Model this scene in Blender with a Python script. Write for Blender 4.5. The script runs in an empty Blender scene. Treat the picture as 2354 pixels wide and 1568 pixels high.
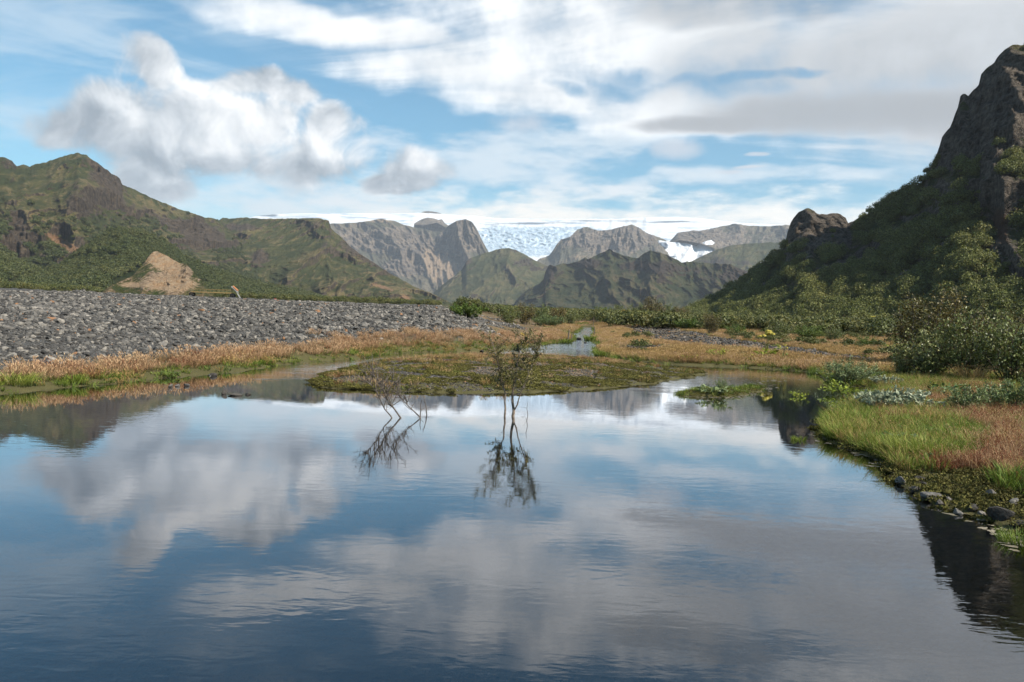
import bpy, bmesh, math, random
import numpy as np
from mathutils import Vector, Matrix

S = bpy.context.scene
COL = S.collection
R = math.radians
rng = np.random.default_rng(7)
random.seed(7)

# ------------------------------------------------------------------ camera
CAM_H = 2.2                      # eye height above the water, metres
PW, PH, FPX = 2354.0, 1568.0, 1800.0   # picture measured in a 2354 x 1568 frame
PITCH, ROLL = R(1.7), R(2.05)
_cp, _sp, _cr, _sr = math.cos(PITCH), math.sin(PITCH), math.cos(ROLL), math.sin(ROLL)
_F = np.array([0, _cp, -_sp]); _U0 = np.array([0, _sp, _cp]); _R0 = np.array([1.0, 0, 0])
_RT = _cr * _R0 + _sr * _U0
_UP = -_sr * _R0 + _cr * _U0
cam_d = bpy.data.cameras.new('camera')
cam = bpy.data.objects.new('camera', cam_d); COL.objects.link(cam)
cam_d.sensor_width = 36.0; cam_d.lens = 36.0 * FPX / PW
cam_d.clip_start = 0.1; cam_d.clip_end = 60000
M = Matrix(((_RT[0], _UP[0], -_F[0], 0), (_RT[1], _UP[1], -_F[1], 0), (_RT[2], _UP[2], -_F[2], CAM_H), (0, 0, 0, 1)))
cam.matrix_world = M
S.camera = cam

def ray(px, py):
    """unit direction(s) of the sight line through a point of the picture"""
    px = np.asarray(px, float); py = np.asarray(py, float)
    x = (px - PW / 2) / FPX; y = (PH / 2 - py) / FPX
    d = _RT * x[..., None] + _UP * y[..., None] + _F
    return d / np.linalg.norm(d, axis=-1, keepdims=True)

def azel(px, py):
    d = ray(px, py)
    return np.degrees(np.arctan2(d[..., 0], d[..., 1])), np.degrees(np.arcsin(d[..., 2]))

# ------------------------------------------------------------------ node helper
class NT:
    """tiny expression helper for shader node trees"""
    def __init__(s, tree): s.t = tree; s.n = tree.nodes; s.l = tree.links
    def node(s, typ, **kw):
        n = s.n.new(typ)
        for k, v in kw.items(): setattr(n, k, v)
        return n
    def put(s, sock, v):
        if v is None: return
        if isinstance(v, bpy.types.NodeSocket): s.l.new(v, sock)
        else:
            if hasattr(sock.default_value, '__len__'):
                if not hasattr(v, '__len__'): v = (v,) * len(sock.default_value)
                if len(v) == 3 and len(sock.default_value) == 4: v = (*v, 1)
            sock.default_value = v
    def m(s, op, a, b=None, c=None, clamp=False):
        n = s.node('ShaderNodeMath', operation=op, use_clamp=clamp)
        s.put(n.inputs[0], a); s.put(n.inputs[1], b); s.put(n.inputs[2], c)
        return n.outputs[0]
    def add(s, a, b): return s.m('ADD', a, b)
    def sub(s, a, b): return s.m('SUBTRACT', a, b)
    def mul(s, a, b): return s.m('MULTIPLY', a, b)
    def mx(s, a, b): return s.m('MAXIMUM', a, b)
    def mn(s, a, b): return s.m('MINIMUM', a, b)
    def ramp(s, v, a, b, lo=0.0, hi=1.0, smooth=True):
        n = s.node('ShaderNodeMapRange', interpolation_type='SMOOTHSTEP' if smooth else 'LINEAR', clamp=True)
        s.put(n.inputs['Value'], v); s.put(n.inputs['From Min'], a); s.put(n.inputs['From Max'], b)
        s.put(n.inputs['To Min'], lo); s.put(n.inputs['To Max'], hi)
        return n.outputs[0]
    def vec(s, x=0, y=0, z=0):
        n = s.node('ShaderNodeCombineXYZ')
        for i, v in enumerate((x, y, z)): s.put(n.inputs[i], v)
        return n.outputs[0]
    def sep(s, v):
        n = s.node('ShaderNodeSeparateXYZ'); s.put(n.inputs[0], v); return n.outputs
    def vm(s, op, a, b=None, sc=None):
        n = s.node('ShaderNodeVectorMath', operation=op)
        s.put(n.inputs[0], a); s.put(n.inputs[1], b)
        if sc is not None: s.put(n.inputs['Scale'], sc)
        return n.outputs[1] if op in ('LENGTH', 'DOT_PRODUCT', 'DISTANCE') else n.outputs[0]
    def noise(s, v, scale=1.0, detail=4, rough=0.5, dist=0.0, lac=2.0, color=False, typ='FBM'):
        n = s.node('ShaderNodeTexNoise'); n.noise_dimensions = '3D'; n.noise_type = typ
        s.put(n.inputs['Vector'], v); s.put(n.inputs['Scale'], scale); s.put(n.inputs['Detail'], detail)
        s.put(n.inputs['Roughness'], rough); s.put(n.inputs['Distortion'], dist); s.put(n.inputs['Lacunarity'], lac)
        return n.outputs[1 if color else 0]
    def voro(s, v, scale=1.0, feat='F1', out=0, rnd=1.0):
        n = s.node('ShaderNodeTexVoronoi', feature=feat)
        s.put(n.inputs['Vector'], v); s.put(n.inputs['Scale'], scale); s.put(n.inputs['Randomness'], rnd)
        return n.outputs[out]
    def mix(s, f, a, b):
        n = s.node('ShaderNodeMix', data_type='RGBA')
        s.put(n.inputs[0], f); s.put(n.inputs[6], a); s.put(n.inputs[7], b)
        return n.outputs[2]
    def mixm(s, f, a, b, blend):
        n = s.node('ShaderNodeMix', data_type='RGBA', blend_type=blend)
        s.put(n.inputs[0], f); s.put(n.inputs[6], a); s.put(n.inputs[7], b)
        return n.outputs[2]
    def cramp(s, v, stops):
        n = s.node('ShaderNodeValToRGB'); e = n.color_ramp.elements
        while len(e) < len(stops): e.new(0.5)
        for el, (p, c) in zip(e, stops): el.position = p; el.color = (*c, 1)
        s.put(n.inputs[0], v); return n.outputs[0]

def lin(r, g, b):
    f = lambda c: c / 12.92 if c <= 0.04045 else ((c + 0.055) / 1.055) ** 2.4
    return (f(r / 255), f(g / 255), f(b / 255))

# ------------------------------------------------------------------ sun
SUN_AZ, SUN_EL = 124.0, 42.0       # degrees to the right of the view axis, height
sun_d = bpy.data.lights.new('sun', 'SUN'); sun = bpy.data.objects.new('sun', sun_d); COL.objects.link(sun)
sun_d.energy = 5.0; sun_d.angle = R(1.0); sun_d.color = (1.0, 0.93, 0.82)
_sd = Vector((math.sin(R(SUN_AZ)) * math.cos(R(SUN_EL)), math.cos(R(SUN_AZ)) * math.cos(R(SUN_EL)), math.sin(R(SUN_EL))))
sun.rotation_euler = _sd.to_track_quat('Z', 'Y').to_euler(); sun.location = (60, 0, 60)

# ------------------------------------------------------------------ world: clear sky and clouds
world = bpy.data.worlds.new('World'); S.world = world; world.use_nodes = True
SKY_TINT = (0.62, 1.13, 1.16)
def build_world():
    w = NT(world.node_tree); w.n.clear()
    out = w.node('ShaderNodeOutputWorld'); bg = w.node('ShaderNodeBackground')
    w.l.new(bg.outputs[0], out.inputs[0])
    sky = w.node('ShaderNodeTexSky', sky_type='NISHITA'); sky.sun_disc = False
    sky.sun_elevation = R(SUN_EL); sky.sun_rotation = R(SUN_AZ); sky.altitude = 200
    sky.air_density = 1.0; sky.dust_density = 0.3; sky.ozone_density = 2.0
    K = 10.0     # clouds are given as display radiance, the background runs at 1/K
    kc = lambda r, g, b: (K * r, K * g, K * b)
    clear = w.mixm(1.0, sky.outputs[0], SKY_TINT, 'MULTIPLY')
    tc = w.node('ShaderNodeTexCoord'); d = tc.outputs['Generated']
    x, y, z = w.sep(d)
    z = w.m('ABSOLUTE', z)
    az = w.mul(w.m('ARCTAN2', x, y), 180 / math.pi)
    el = w.mul(w.m('ARCSINE', z), 180 / math.pi)
    A = w.vec(az, el, 0.0)
    def noise2(v, scale, detail, rough=0.55, dist=0.0, color=False):
        o = w.noise(v, scale, detail, rough, dist, color=color); o.node.noise_dimensions = '2D'; return o
    wv = w.vm('SUBTRACT', noise2(A, 0.11, 2, 0.5, color=True), (0.5, 0.5, 0.5))
    A1 = w.vm('MULTIPLY_ADD', wv, (1.2, 1.2, 0)); A1.node.inputs[2].default_value = (0, 0, 0); w.put(A1.node.inputs[2], A)
    A3 = w.vm('MULTIPLY_ADD', wv, (4.5, 3.5, 0)); w.put(A3.node.inputs[2], A)
    zz = w.add(z, 0.10)
    # a high sheet seen in perspective, stretched along the wind
    st = noise2(w.vec(w.m('DIVIDE', w.add(x, w.mul(y, 0.45)), zz), w.m('DIVIDE', w.mul(y, 2.0), zz), 0), 0.55, 9, 0.64, 0.5)
    st2 = noise2(w.vec(w.add(w.mul(az, 0.06), w.mul(el, 0.07)), w.mul(el, 0.32), 0), 1.0, 6, 0.62, 0.5)
    nm = noise2(A, 0.24, 6, 0.56)
    hz = noise2(w.vec(w.mul(az, 0.30), el, 0), 0.8, 5, 0.6)

    def union(lst, C=A3, k=0.35):
        """1 inside a set of elliptic patches of sky, falling to 0 at their rim and below"""
        r = None
        for px, py, rx, ry in lst:
            a, e = azel(px, py); sx = 1 / (rx * 0.0318); sy = 1 / (ry * 0.0318)
            v = w.vm('MULTIPLY_ADD', C, (sx, sy, 0)); v.node.inputs[2].default_value = (-float(a) * sx, -float(e) * sy, 0)
            q = w.vm('DOT_PRODUCT', v, v)
            r = q if r is None else w.m('SMOOTH_MIN', r, q, k)
        return w.sub(1.0, r)
    def off(n, k): return w.m('MULTIPLY_ADD', n, k, -0.5 * k)

    col = clear
    # --- wispy cirrus over the whole sky
    wisps = w.ramp(w.add(w.mul(st, 0.5), w.mul(st2, 0.5)), 0.46, 0.68, 0.0, 0.52)
    col = w.mix(wisps, col, kc(0.66, 0.76, 0.83))
    # --- broad bright sheet, upper middle and right, with blue windows
    sheet = union([(1500, 60, 620, 130), (2150, 90, 560, 160), (1080, 150, 330, 75), (1230, 215, 230, 60), (2420, 240, 360, 130),
                   (1560, 250, 330, 75), (900, 70, 420, 38), (2900, 150, 700, 330), (2350, -220, 620, 190), (2600, -500, 900, 300)])
    holes = union([(1425, 152, 90, 26), (1745, 166, 170, 18), (1290, 200, 70, 20), (1165, 292, 110, 24)], A3)
    sh = w.add(w.add(sheet, off(nm, 1.3)), off(st, 2.6))
    sh = w.ramp(sh, -0.40, 0.80)
    hol = w.ramp(w.add(w.add(holes, off(nm, 3.4)), off(st, 3.6)), -0.3, 0.9, 1.0, 0.10)
    sh = w.mul(sh, hol)
    grey = w.ramp(w.add(union([(2200, 120, 600, 130), (2700, 150, 600, 260), (1700, 10, 300, 40)]), off(nm, 1.6)), -0.5, 0.9)
    s_bri = w.mix(grey, kc(0.95, 0.97, 0.98), kc(0.53, 0.555, 0.58))
    s_bri = w.mixm(1.0, s_bri, w.ramp(w.add(w.mul(nm, 0.5), w.mul(st, 0.5)), 0.3, 0.7, 0.80, 1.10), 'MULTIPLY')
    col = w.mix(sh, col, s_bri)
    # --- bright bank of cloud low over the ice
    low = w.add(w.mul(w.sub(w.sub(9.2, w.mul(w.m('ABSOLUTE', w.sub(az, 6.0)), 0.04)), el), 0.42), off(hz, 2.6))
    low = w.mul(w.ramp(low, -0.5, 0.9), w.ramp(az, -20.0, -9.0, 0.30, 1.0))
    col = w.mix(low, col, kc(1.02, 0.985, 0.91))
    # --- thin rippled veil above it
    veil = union([(1130, 380, 280, 70), (1330, 330, 220, 34), (700, 470, 300, 34), (1650, 425, 420, 22)])
    vv = w.ramp(w.add(veil, off(hz, 3.2)), -0.5, 1.3, 0.0, 0.75)
    col = w.mix(vv, col, kc(0.74, 0.80, 0.84))
    # --- lens cloud on the right
    lens = union([(1900, 258, 310, 54), (2150, 254, 280, 54), (1680, 286, 250, 26), (2450, 270, 300, 60)], A1)
    lm = w.ramp(w.add(w.add(lens, off(nm, 1.0)), off(st2, 0.9)), -0.2, 0.8, 0.0, 0.95)
    lb = w.ramp(w.add(w.mul(lens, 0.7), w.mul(nm, 0.5)), 0.0, 1.05, 0.56, 0.36)
    col = w.mix(lm, col, w.vm('SCALE', kc(0.96, 1.0, 1.05), sc=lb))
    # --- small drifting scraps
    sc = union([(1560, 352, 66, 26), (1210, 285, 70, 25), (1745, 362, 30, 5), (1665, 402, 40, 6), (1720, 392, 44, 4)], A1)
    scm = w.ramp(w.add(sc, off(nm, 2.6)), -0.3, 1.2, 0.0, 0.75)
    col = w.mix(scm, col, kc(0.62, 0.64, 0.68))
    # --- heaped cloud on the left
    cu = union([(330, 165, 62, 72), (250, 270, 130, 70), (460, 255, 165, 85), (590, 300, 125, 100), (600, 200, 130, 40),
                (380, 330, 190, 80), (345, 395, 75, 58), (560, 370, 190, 50), (730, 370, 135, 78), (770, 300, 75, 60),
                (150, 280, 75, 50), (955, 405, 95, 56), (900, 440, 70, 22)])
    bil = noise2(A, 0.30, 7, 0.60, 0.3)
    bil_s = noise2(w.vm('ADD', A, (0.7, 0.65, 0.0)), 0.30, 5, 0.58, 0.3)
    cf = w.add(cu, off(bil, 2.3))
    cm = w.ramp(cf, -0.22, 0.68, 0.0, 0.96)
    b = w.m('MULTIPLY_ADD', w.sub(bil, bil_s), 1.0, 0.58)
    lit = union([(590, 240, 120, 60), (640, 320, 90, 60), (410, 195, 70, 50), (800, 340, 60, 50), (950, 360, 40, 40), (480, 310, 150, 50)])
    dark = union([(375, 300, 70, 60), (640, 195, 130, 30), (700, 405, 200, 28), (480, 388, 230, 24), (925, 435, 80, 26), (150, 290, 80, 50), (345, 420, 70, 36)])
    b = w.m('MULTIPLY_ADD', w.ramp(lit, -1.2, 0.9), 0.30, b)
    b = w.m('MULTIPLY_ADD', w.ramp(dark, -1.0, 0.9), -0.24, b)
    ccol = w.cramp(b, [(0.2, (0.26, 0.295, 0.335)), (0.45, (0.45, 0.485, 0.52)), (0.65, (0.63, 0.66, 0.685)), (0.85, (0.84, 0.85, 0.855)), (1.0, (1.02, 1.01, 0.98))])
    col = w.mix(cm, col, w.vm('SCALE', ccol, sc=K))
    w.put(bg.inputs[0], col); bg.inputs[1].default_value = 0.68 / K
    world.cycles.sampling_method = 'NONE'
build_world()

S.view_settings.view_transform = 'Standard'; S.view_settings.look = 'None'
S.view_settings.exposure = 0.85; S.view_settings.gamma = 1.0
S.view_settings.use_curve_mapping = False
S.render.engine = 'CYCLES'
S.cycles.use_denoising = True
S.cycles.use_adaptive_sampling = True; S.cycles.adaptive_threshold = 0.02; S.cycles.adaptive_min_samples = 16
S.cycles.max_bounces = 6; S.cycles.diffuse_bounces = 2; S.cycles.glossy_bounces = 3
S.cycles.transmission_bounces = 2; S.cycles.transparent_max_bounces = 8; S.cycles.volume_bounces = 0
S.cycles.caustics_reflective = False; S.cycles.caustics_refractive = False

# ------------------------------------------------------------------ numpy noise
_perm = np.random.default_rng(3).permutation(256); _perm = np.concatenate([_perm, _perm, _perm])
_g3 = np.random.default_rng(5).normal(size=(256, 3)); _g3 /= np.linalg.norm(_g3, axis=1)[:, None]
_gx, _gy, _gz = (np.ascontiguousarray(q) for q in _g3.T)
def perlin(p):
    p = np.asarray(p, float); i = np.floor(p).astype(int); f = p - i; i &= 255
    u = f * f * f * (f * (f * 6 - 15) + 10)
    i0, i1, i2 = i.T; f0, f1, f2 = (np.ascontiguousarray(q) for q in f.T)
    hx = [_perm[i0] + i1, _perm[i0 + 1] + i1]; hy = [[_perm[hx[a] + b] + i2 for b in (0, 1)] for a in (0, 1)]
    def g(dx, dy, dz):
        h = _perm[hy[dx][dy] + dz]
        return _gx[h] * (f0 - dx) + _gy[h] * (f1 - dy) + _gz[h] * (f2 - dz)
    ux, uy, uz = u[:, 0], u[:, 1], u[:, 2]
    L = lambda a, b, t: a + t * (b - a)
    return L(L(L(g(0, 0, 0), g(1, 0, 0), ux), L(g(0, 1, 0), g(1, 1, 0), ux), uy),
             L(L(g(0, 0, 1), g(1, 0, 1), ux), L(g(0, 1, 1), g(1, 1, 1), ux), uy), uz) * 1.6
def fbm(p, oct=5, gain=0.5, lac=2.03):
    a, s, r = 1.0, 0.0, 0.0; p = np.array(p, float)
    for o in range(oct):
        r = r + a * perlin(p + o * 17.3); s += a; a *= gain; p = p * lac
    return r / s
def ridged(p, oct=5, gain=0.62, lac=2.05):
    a, s, r = 1.0, 0.0, 0.0; w = 1.0; p = np.array(p, float)
    for o in range(oct):
        n = 1 - np.abs(perlin(p + o * 11.7)) * 1.6; n = np.clip(n, -0.2, 1); n = n * np.abs(n)
        r = r + a * n * w; w = np.clip(n * 1.6, 0.15, 1); s += a; a *= gain; p = p * lac
    return r / s
def sstep(x, a, b):
    t = np.clip((np.asarray(x, float) - a) / (b - a), 0, 1); return t * t * (3 - 2 * t)

# ------------------------------------------------------------------ mesh helpers
def mesh_np(name, co, faces, smooth=False, mats=(), midx=None):
    """mesh from arrays: co (n,3), faces (m,3|4)"""
    co = np.ascontiguousarray(co, np.float32); faces = np.ascontiguousarray(faces, np.int32)
    me = bpy.data.meshes.new(name); k = faces.shape[1]; m = len(faces)
    me.vertices.add(len(co)); me.vertices.foreach_set('co', co.ravel())
    me.loops.add(m * k); me.loops.foreach_set('vertex_index', faces.ravel())
    me.polygons.add(m); me.polygons.foreach_set('loop_start', np.arange(0, m * k, k, dtype=np.int32))
    me.polygons.foreach_set('loop_total', np.full(m, k, np.int32))
    if smooth: me.polygons.foreach_set('use_smooth', np.ones(m, bool))
    for mt in mats: me.materials.append(mt)
    if midx is not None: me.polygons.foreach_set('material_index', np.asarray(midx, np.int32))
    me.update(calc_edges=True); return me
def grid_faces(nu, nv):
    i = np.arange(nu - 1)[:, None] * nv + np.arange(nv - 1)[None]
    return np.stack([i, i + nv, i + nv + 1, i + 1], -1).reshape(-1, 4)
def link(name, me, parent=None, **props):
    o = bpy.data.objects.new(name, me); COL.objects.link(o)
    if parent is not None: o.parent = parent
    for k, v in props.items(): o[k] = v
    return o
def attr(me, name, vals):
    a = me.attributes.new(name, 'FLOAT', 'POINT'); a.data.foreach_set('value', np.asarray(vals, np.float32).ravel())

def material(name, rough=0.9, spec=0.25):
    m = bpy.data.materials.new(name); m.use_nodes = True
    t = NT(m.node_tree); b = m.node_tree.nodes['Principled BSDF']
    b.inputs['Roughness'].default_value = rough; b.inputs['Specular IOR Level'].default_value = spec
    return m, t, b
def bump(t, b, h, strength=0.5, dist=0.1):
    n = t.node('ShaderNodeBump'); t.put(n.inputs['Height'], h); n.inputs['Strength'].default_value = strength
    n.inputs['Distance'].default_value = dist; t.l.new(n.outputs[0], b.inputs['Normal'])
def geo(t): return t.node('ShaderNodeNewGeometry').outputs
def tattr(t, name):
    n = t.node('ShaderNodeAttribute'); n.attribute_name = name; return n.outputs['Fac']

# ------------------------------------------------------------------ lie of the land
_XS = np.arange(-3000, 6000, 4.0)
def horizon_y(px): return PH / 2 - FPX * (math.tan(PITCH)) + 0 * px + (px - PW / 2) * math.tan(ROLL)

def water_z(x, y):
    d = np.hypot(x, y)
    return np.where(d > 62, 0.0115 * (d - 62), 0.0)
def ground_at(px, py):
    """point of the water/valley surface under a point of the picture"""
    d = ray(px, py); d2 = d / np.hypot(d[..., 0], d[..., 1])[..., None]
    s = np.asarray(CAM_H / -np.minimum(d2[..., 2], -1e-4))
    for _ in range(40):
        z = water_z(d2[..., 0] * s, d2[..., 1] * s)
        s = 0.5 * s + 0.5 * np.clip((CAM_H - z) / -np.minimum(d2[..., 2], -1e-4), 1, 3000)
    return d2[..., 0] * s, d2[..., 1] * s

POND_PX = [(-900, 1040), (-300, 942), (0, 905), (90, 898), (180, 888), (265, 882), (330, 872), (450, 863), (560, 851), (640, 840), (690, 834), (740, 829),
           (800, 826), (849, 821), (878, 813), (955, 810), (1040, 809), (1118, 808), (1180, 803), (1240, 796), (1262, 790), (1300, 788), (1322, 784), (1319, 776),
           (1315, 768), (1330, 763), (1337, 757), (1339, 752), (1362, 752), (1366, 758), (1366, 770), (1352, 778), (1368, 788), (1386, 797), (1364, 803), (1371, 815),
           (1395, 824), (1450, 831), (1550, 839), (1640, 842), (1720, 845), (1800, 850), (1868, 857), (1895, 868), (1905, 880), (1965, 886), (2010, 897),
           (2030, 908), (1985, 914), (1962, 926), (1940, 946), (1905, 966), (1884, 985), (1888, 1004), (1935, 1024), (1985, 1040), (2030, 1068), (2062, 1104), (2090, 1130),
           (2140, 1156), (2210, 1178), (2290, 1200), (2354, 1240), (2480, 1310), (2700, 1470), (2860, 1700)]
px, py = np.array(POND_PX, float).T
_x, _y = ground_at(px, py)
POND = np.stack([_x, _y], 1)
POND = np.concatenate([POND, [(8.5, -1.0), (9.0, -9.0), (4.0, -16.0), (-8.0, -17.0), (-17.0, -10.0), (-19.5, -1.0), (-20.5, 7.0)]])
ISLE_PX = [(716, 877), (735, 890), (790, 894), (850, 895), (930, 899), (1000, 902), (1100, 904), (1200, 903), (1290, 900), (1370, 894), (1450, 887), (1530, 876),
           (1590, 866), (1622, 857), (1560, 850), (1500, 843), (1450, 838), (1400, 831), (1330, 825), (1250, 821), (1150, 819), (1080, 819), (1000, 822), (940, 827), (880, 832), (830, 840), (780, 853), (735, 864)]
_x, _y = ground_at(*np.array(ISLE_PX, float).T); ISLE = np.stack([_x, _y], 1)
MOSS_PX = [(1555, 905), (1575, 911), (1640, 912), (1690, 911), (1745, 899), (1760, 892), (1735, 888), (1700, 893), (1650, 898), (1600, 899)]
_x, _y = ground_at(*np.array(MOSS_PX, float).T); MOSS = np.stack([_x, _y], 1)

def smooth_poly(P, k=3, jit=0.0):
    for _ in range(k):
        Q = np.roll(P, -1, 0); P = np.stack([0.75 * P + 0.25 * Q, 0.25 * P + 0.75 * Q], 1).reshape(-1, 2)
    return P
POND_S, ISLE_S, MOSS_S = smooth_poly(POND, 1), ISLE, MOSS
def sdist(P, x, y):
    """distance to a closed outline, positive inside"""
    x = np.asarray(x, float); y = np.asarray(y, float); sh = x.shape; x = x.ravel(); y = y.ravel()
    best = np.full(x.shape, 1e18); ins = np.zeros(x.shape, bool); n = len(P)
    for i in range(n):
        ax, ay = P[i]; bx, by = P[(i + 1) % n]; ex, ey = bx - ax, by - ay
        t = np.clip(((x - ax) * ex + (y - ay) * ey) / (ex * ex + ey * ey + 1e-12), 0, 1)
        best = np.minimum(best, (x - ax - t * ex) ** 2 + (y - ay - t * ey) ** 2)
        if ay != by:
            c = (ay > y) != (by > y)
            ins ^= c & (x < (y - ay) / (by - ay) * ex + ax)
    return np.where(ins, 1, -1) .reshape(sh) * np.sqrt(best).reshape(sh)
def land_dist(x, y):
    """positive on land, negative in water (metres from the water's edge)"""
    x = np.asarray(x, float); y = np.asarray(y, float)
    j = 0.0
    sd = -sdist(POND_S, x, y); m = (np.hypot(x, y) < 90)
    s2 = sd.copy()
    s2 = np.maximum(s2, sdist(ISLE_S, x, y)); s2 = np.maximum(s2, sdist(MOSS_S, x, y))
    P = np.stack([x.ravel(), y.ravel(), np.zeros(x.size)], 1)
    d = np.hypot(x, y)
    j = (perlin(P * 0.9) * 0.22 + perlin(P * 2.7) * 0.10).reshape(x.shape) * np.clip(d / 22, 0.45, 1.6) * np.where(d > 62, 0.5, 1)
    return s2 + j
_dl = np.array([0, 14, 20, 26, 34, 60, 105, 227, 500, 1000, 3000, 12000.]); _zl = np.array([.35, .40, .50, .70, 1.05, 1.95, 3.15, 4.5, 7.6, 13.0, 38, 140.])
_dr = np.array([0, 14, 20, 30, 45, 70, 135, 300, 500, 1000, 3000, 12000.]); _zr = np.array([.30, .28, .28, .30, .38, .62, 1.35, 3.6, 6.6, 13.0, 38, 140.])
def land_z(x, y, ld=None):
    x = np.asarray(x, float); y = np.asarray(y, float)
    d = np.hypot(x, y); az = np.degrees(np.arctan2(x, y))
    if ld is None: ld = land_dist(x, y)
    f = sstep(az, -6.0, 2.0)
    zl = np.interp(d, _dl, _zl) * (1 - f) + np.interp(d, _dr, _zr) * f
    zw = water_z(x, y)
    isle = (sdist(ISLE, x, y) > -1.2) & (d < 90)
    mossy = (sdist(MOSS, x, y) > -1.0) & (d < 60)
    P = np.stack([x.ravel(), y.ravel(), np.zeros(x.size)], 1)
    n = (fbm(P * 0.16, 4)).reshape(x.shape); n2 = perlin(P * 1.3).reshape(x.shape)
    rise = 1 - np.exp(-np.maximum(ld, 0) / np.where(az < -3, 3.2, 2.2))
    zl = np.maximum(zl + n * np.clip(d * np.where(az < -3, 0.0065, 0.004), 0.05, 1.5) + n2 * 0.025, zw + 0.06)
    zt = zw * (1 - rise) + zl * rise + 0.02
    zt = np.where(isle, zw + 0.02 + 0.20 * (1 - np.exp(-np.maximum(ld, 0) / 1.3)) + n2 * 0.02, zt)
    zt = np.where(mossy, zw + 0.015 + 0.10 * (1 - np.exp(-np.maximum(ld, 0) / 0.4)), zt)
    deep = np.where(d > 62, 0.10, 0.55)
    zb = zw - 0.01 - deep * (1 - np.exp(-np.maximum(-ld, 0) / 1.6)) + np.where(d > 62, 0, n2 * 0.02) * sstep(-ld, 0.2, 1)
    return np.where(ld > 0, zt, zb)

# ------------------------------------------------------------------ ground sheet
def build_ground():
    a = np.radians(np.concatenate([np.arange(-180, -44, 6.0), np.linspace(-42, 42, 430), np.arange(48, 181, 6.0)]))
    r = np.concatenate([np.linspace(0.0, 4.0, 8)[:-1], np.geomspace(4.0, 130, 300), np.geomspace(133, 12400, 70)])
    A, Rr = np.meshgrid(a, r, indexing='ij')
    x = np.sin(A) * Rr; y = np.cos(A) * Rr
    ld = land_dist(x, y); z = land_z(x, y, ld)
    co = np.stack([x, y, z], -1).reshape(-1, 3)
    me = mesh_np('ground', co, grid_faces(len(a), len(r)), smooth=True)
    attr(me, 'land', ld)
    o = link('ground', me, kind='structure')
    m, t, b = material('ground_soil', 0.95, 0.15)
    me.materials.append(m)
    pos = geo(t)['Position']; sx, sy, sz = t.sep(pos)
    land = tattr(t, 'land')
    f1 = t.noise(pos, 9.0, 5, 0.7); f2 = t.noise(pos, 1.3, 4, 0.6); f3 = t.noise(pos, 0.15, 4, 0.6)
    grav = t.cramp(f1, [(0.30, (0.020, 0.019, 0.018)), (0.5, (0.060, 0.057, 0.052)), (0.62, (0.11, 0.105, 0.10)), (0.75, (0.22, 0.21, 0.20))])
    soil = t.cramp(f2, [(0.3, (0.05, 0.045, 0.022)), (0.5, (0.12, 0.085, 0.045)), (0.7, (0.20, 0.13, 0.075))])
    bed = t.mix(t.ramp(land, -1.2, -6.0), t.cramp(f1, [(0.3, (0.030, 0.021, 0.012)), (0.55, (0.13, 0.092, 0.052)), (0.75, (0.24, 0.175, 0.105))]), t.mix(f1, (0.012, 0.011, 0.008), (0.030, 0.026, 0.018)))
    aza = t.m('ARCTAN2', sx, sy)
    left = t.ramp(t.m('MULTIPLY_ADD', f3, 0.12, aza), 0.02, -0.04)
    soilm = t.mix(left, soil, grav)
    near = t.ramp(t.add(land, t.mul(f2, 2.0)), 2.0, 4.0)
    c = t.mix(near, t.mix(f2, (0.05, 0.05, 0.02), (0.10, 0.085, 0.035)), soilm)
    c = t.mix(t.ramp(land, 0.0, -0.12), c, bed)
    dd = t.m('SQRT', t.add(t.mul(sx, sx), t.mul(sy, sy)))
    far = t.ramp(dd, 140, 400)
    c = t.mix(t.mul(far, t.sub(1.0, left)), c, t.mix(f3, (0.03, 0.045, 0.015), (0.07, 0.07, 0.03)))
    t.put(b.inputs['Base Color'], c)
    bump(t, b, f1, 0.7, 0.06)
    return o
ground = build_ground()

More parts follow.
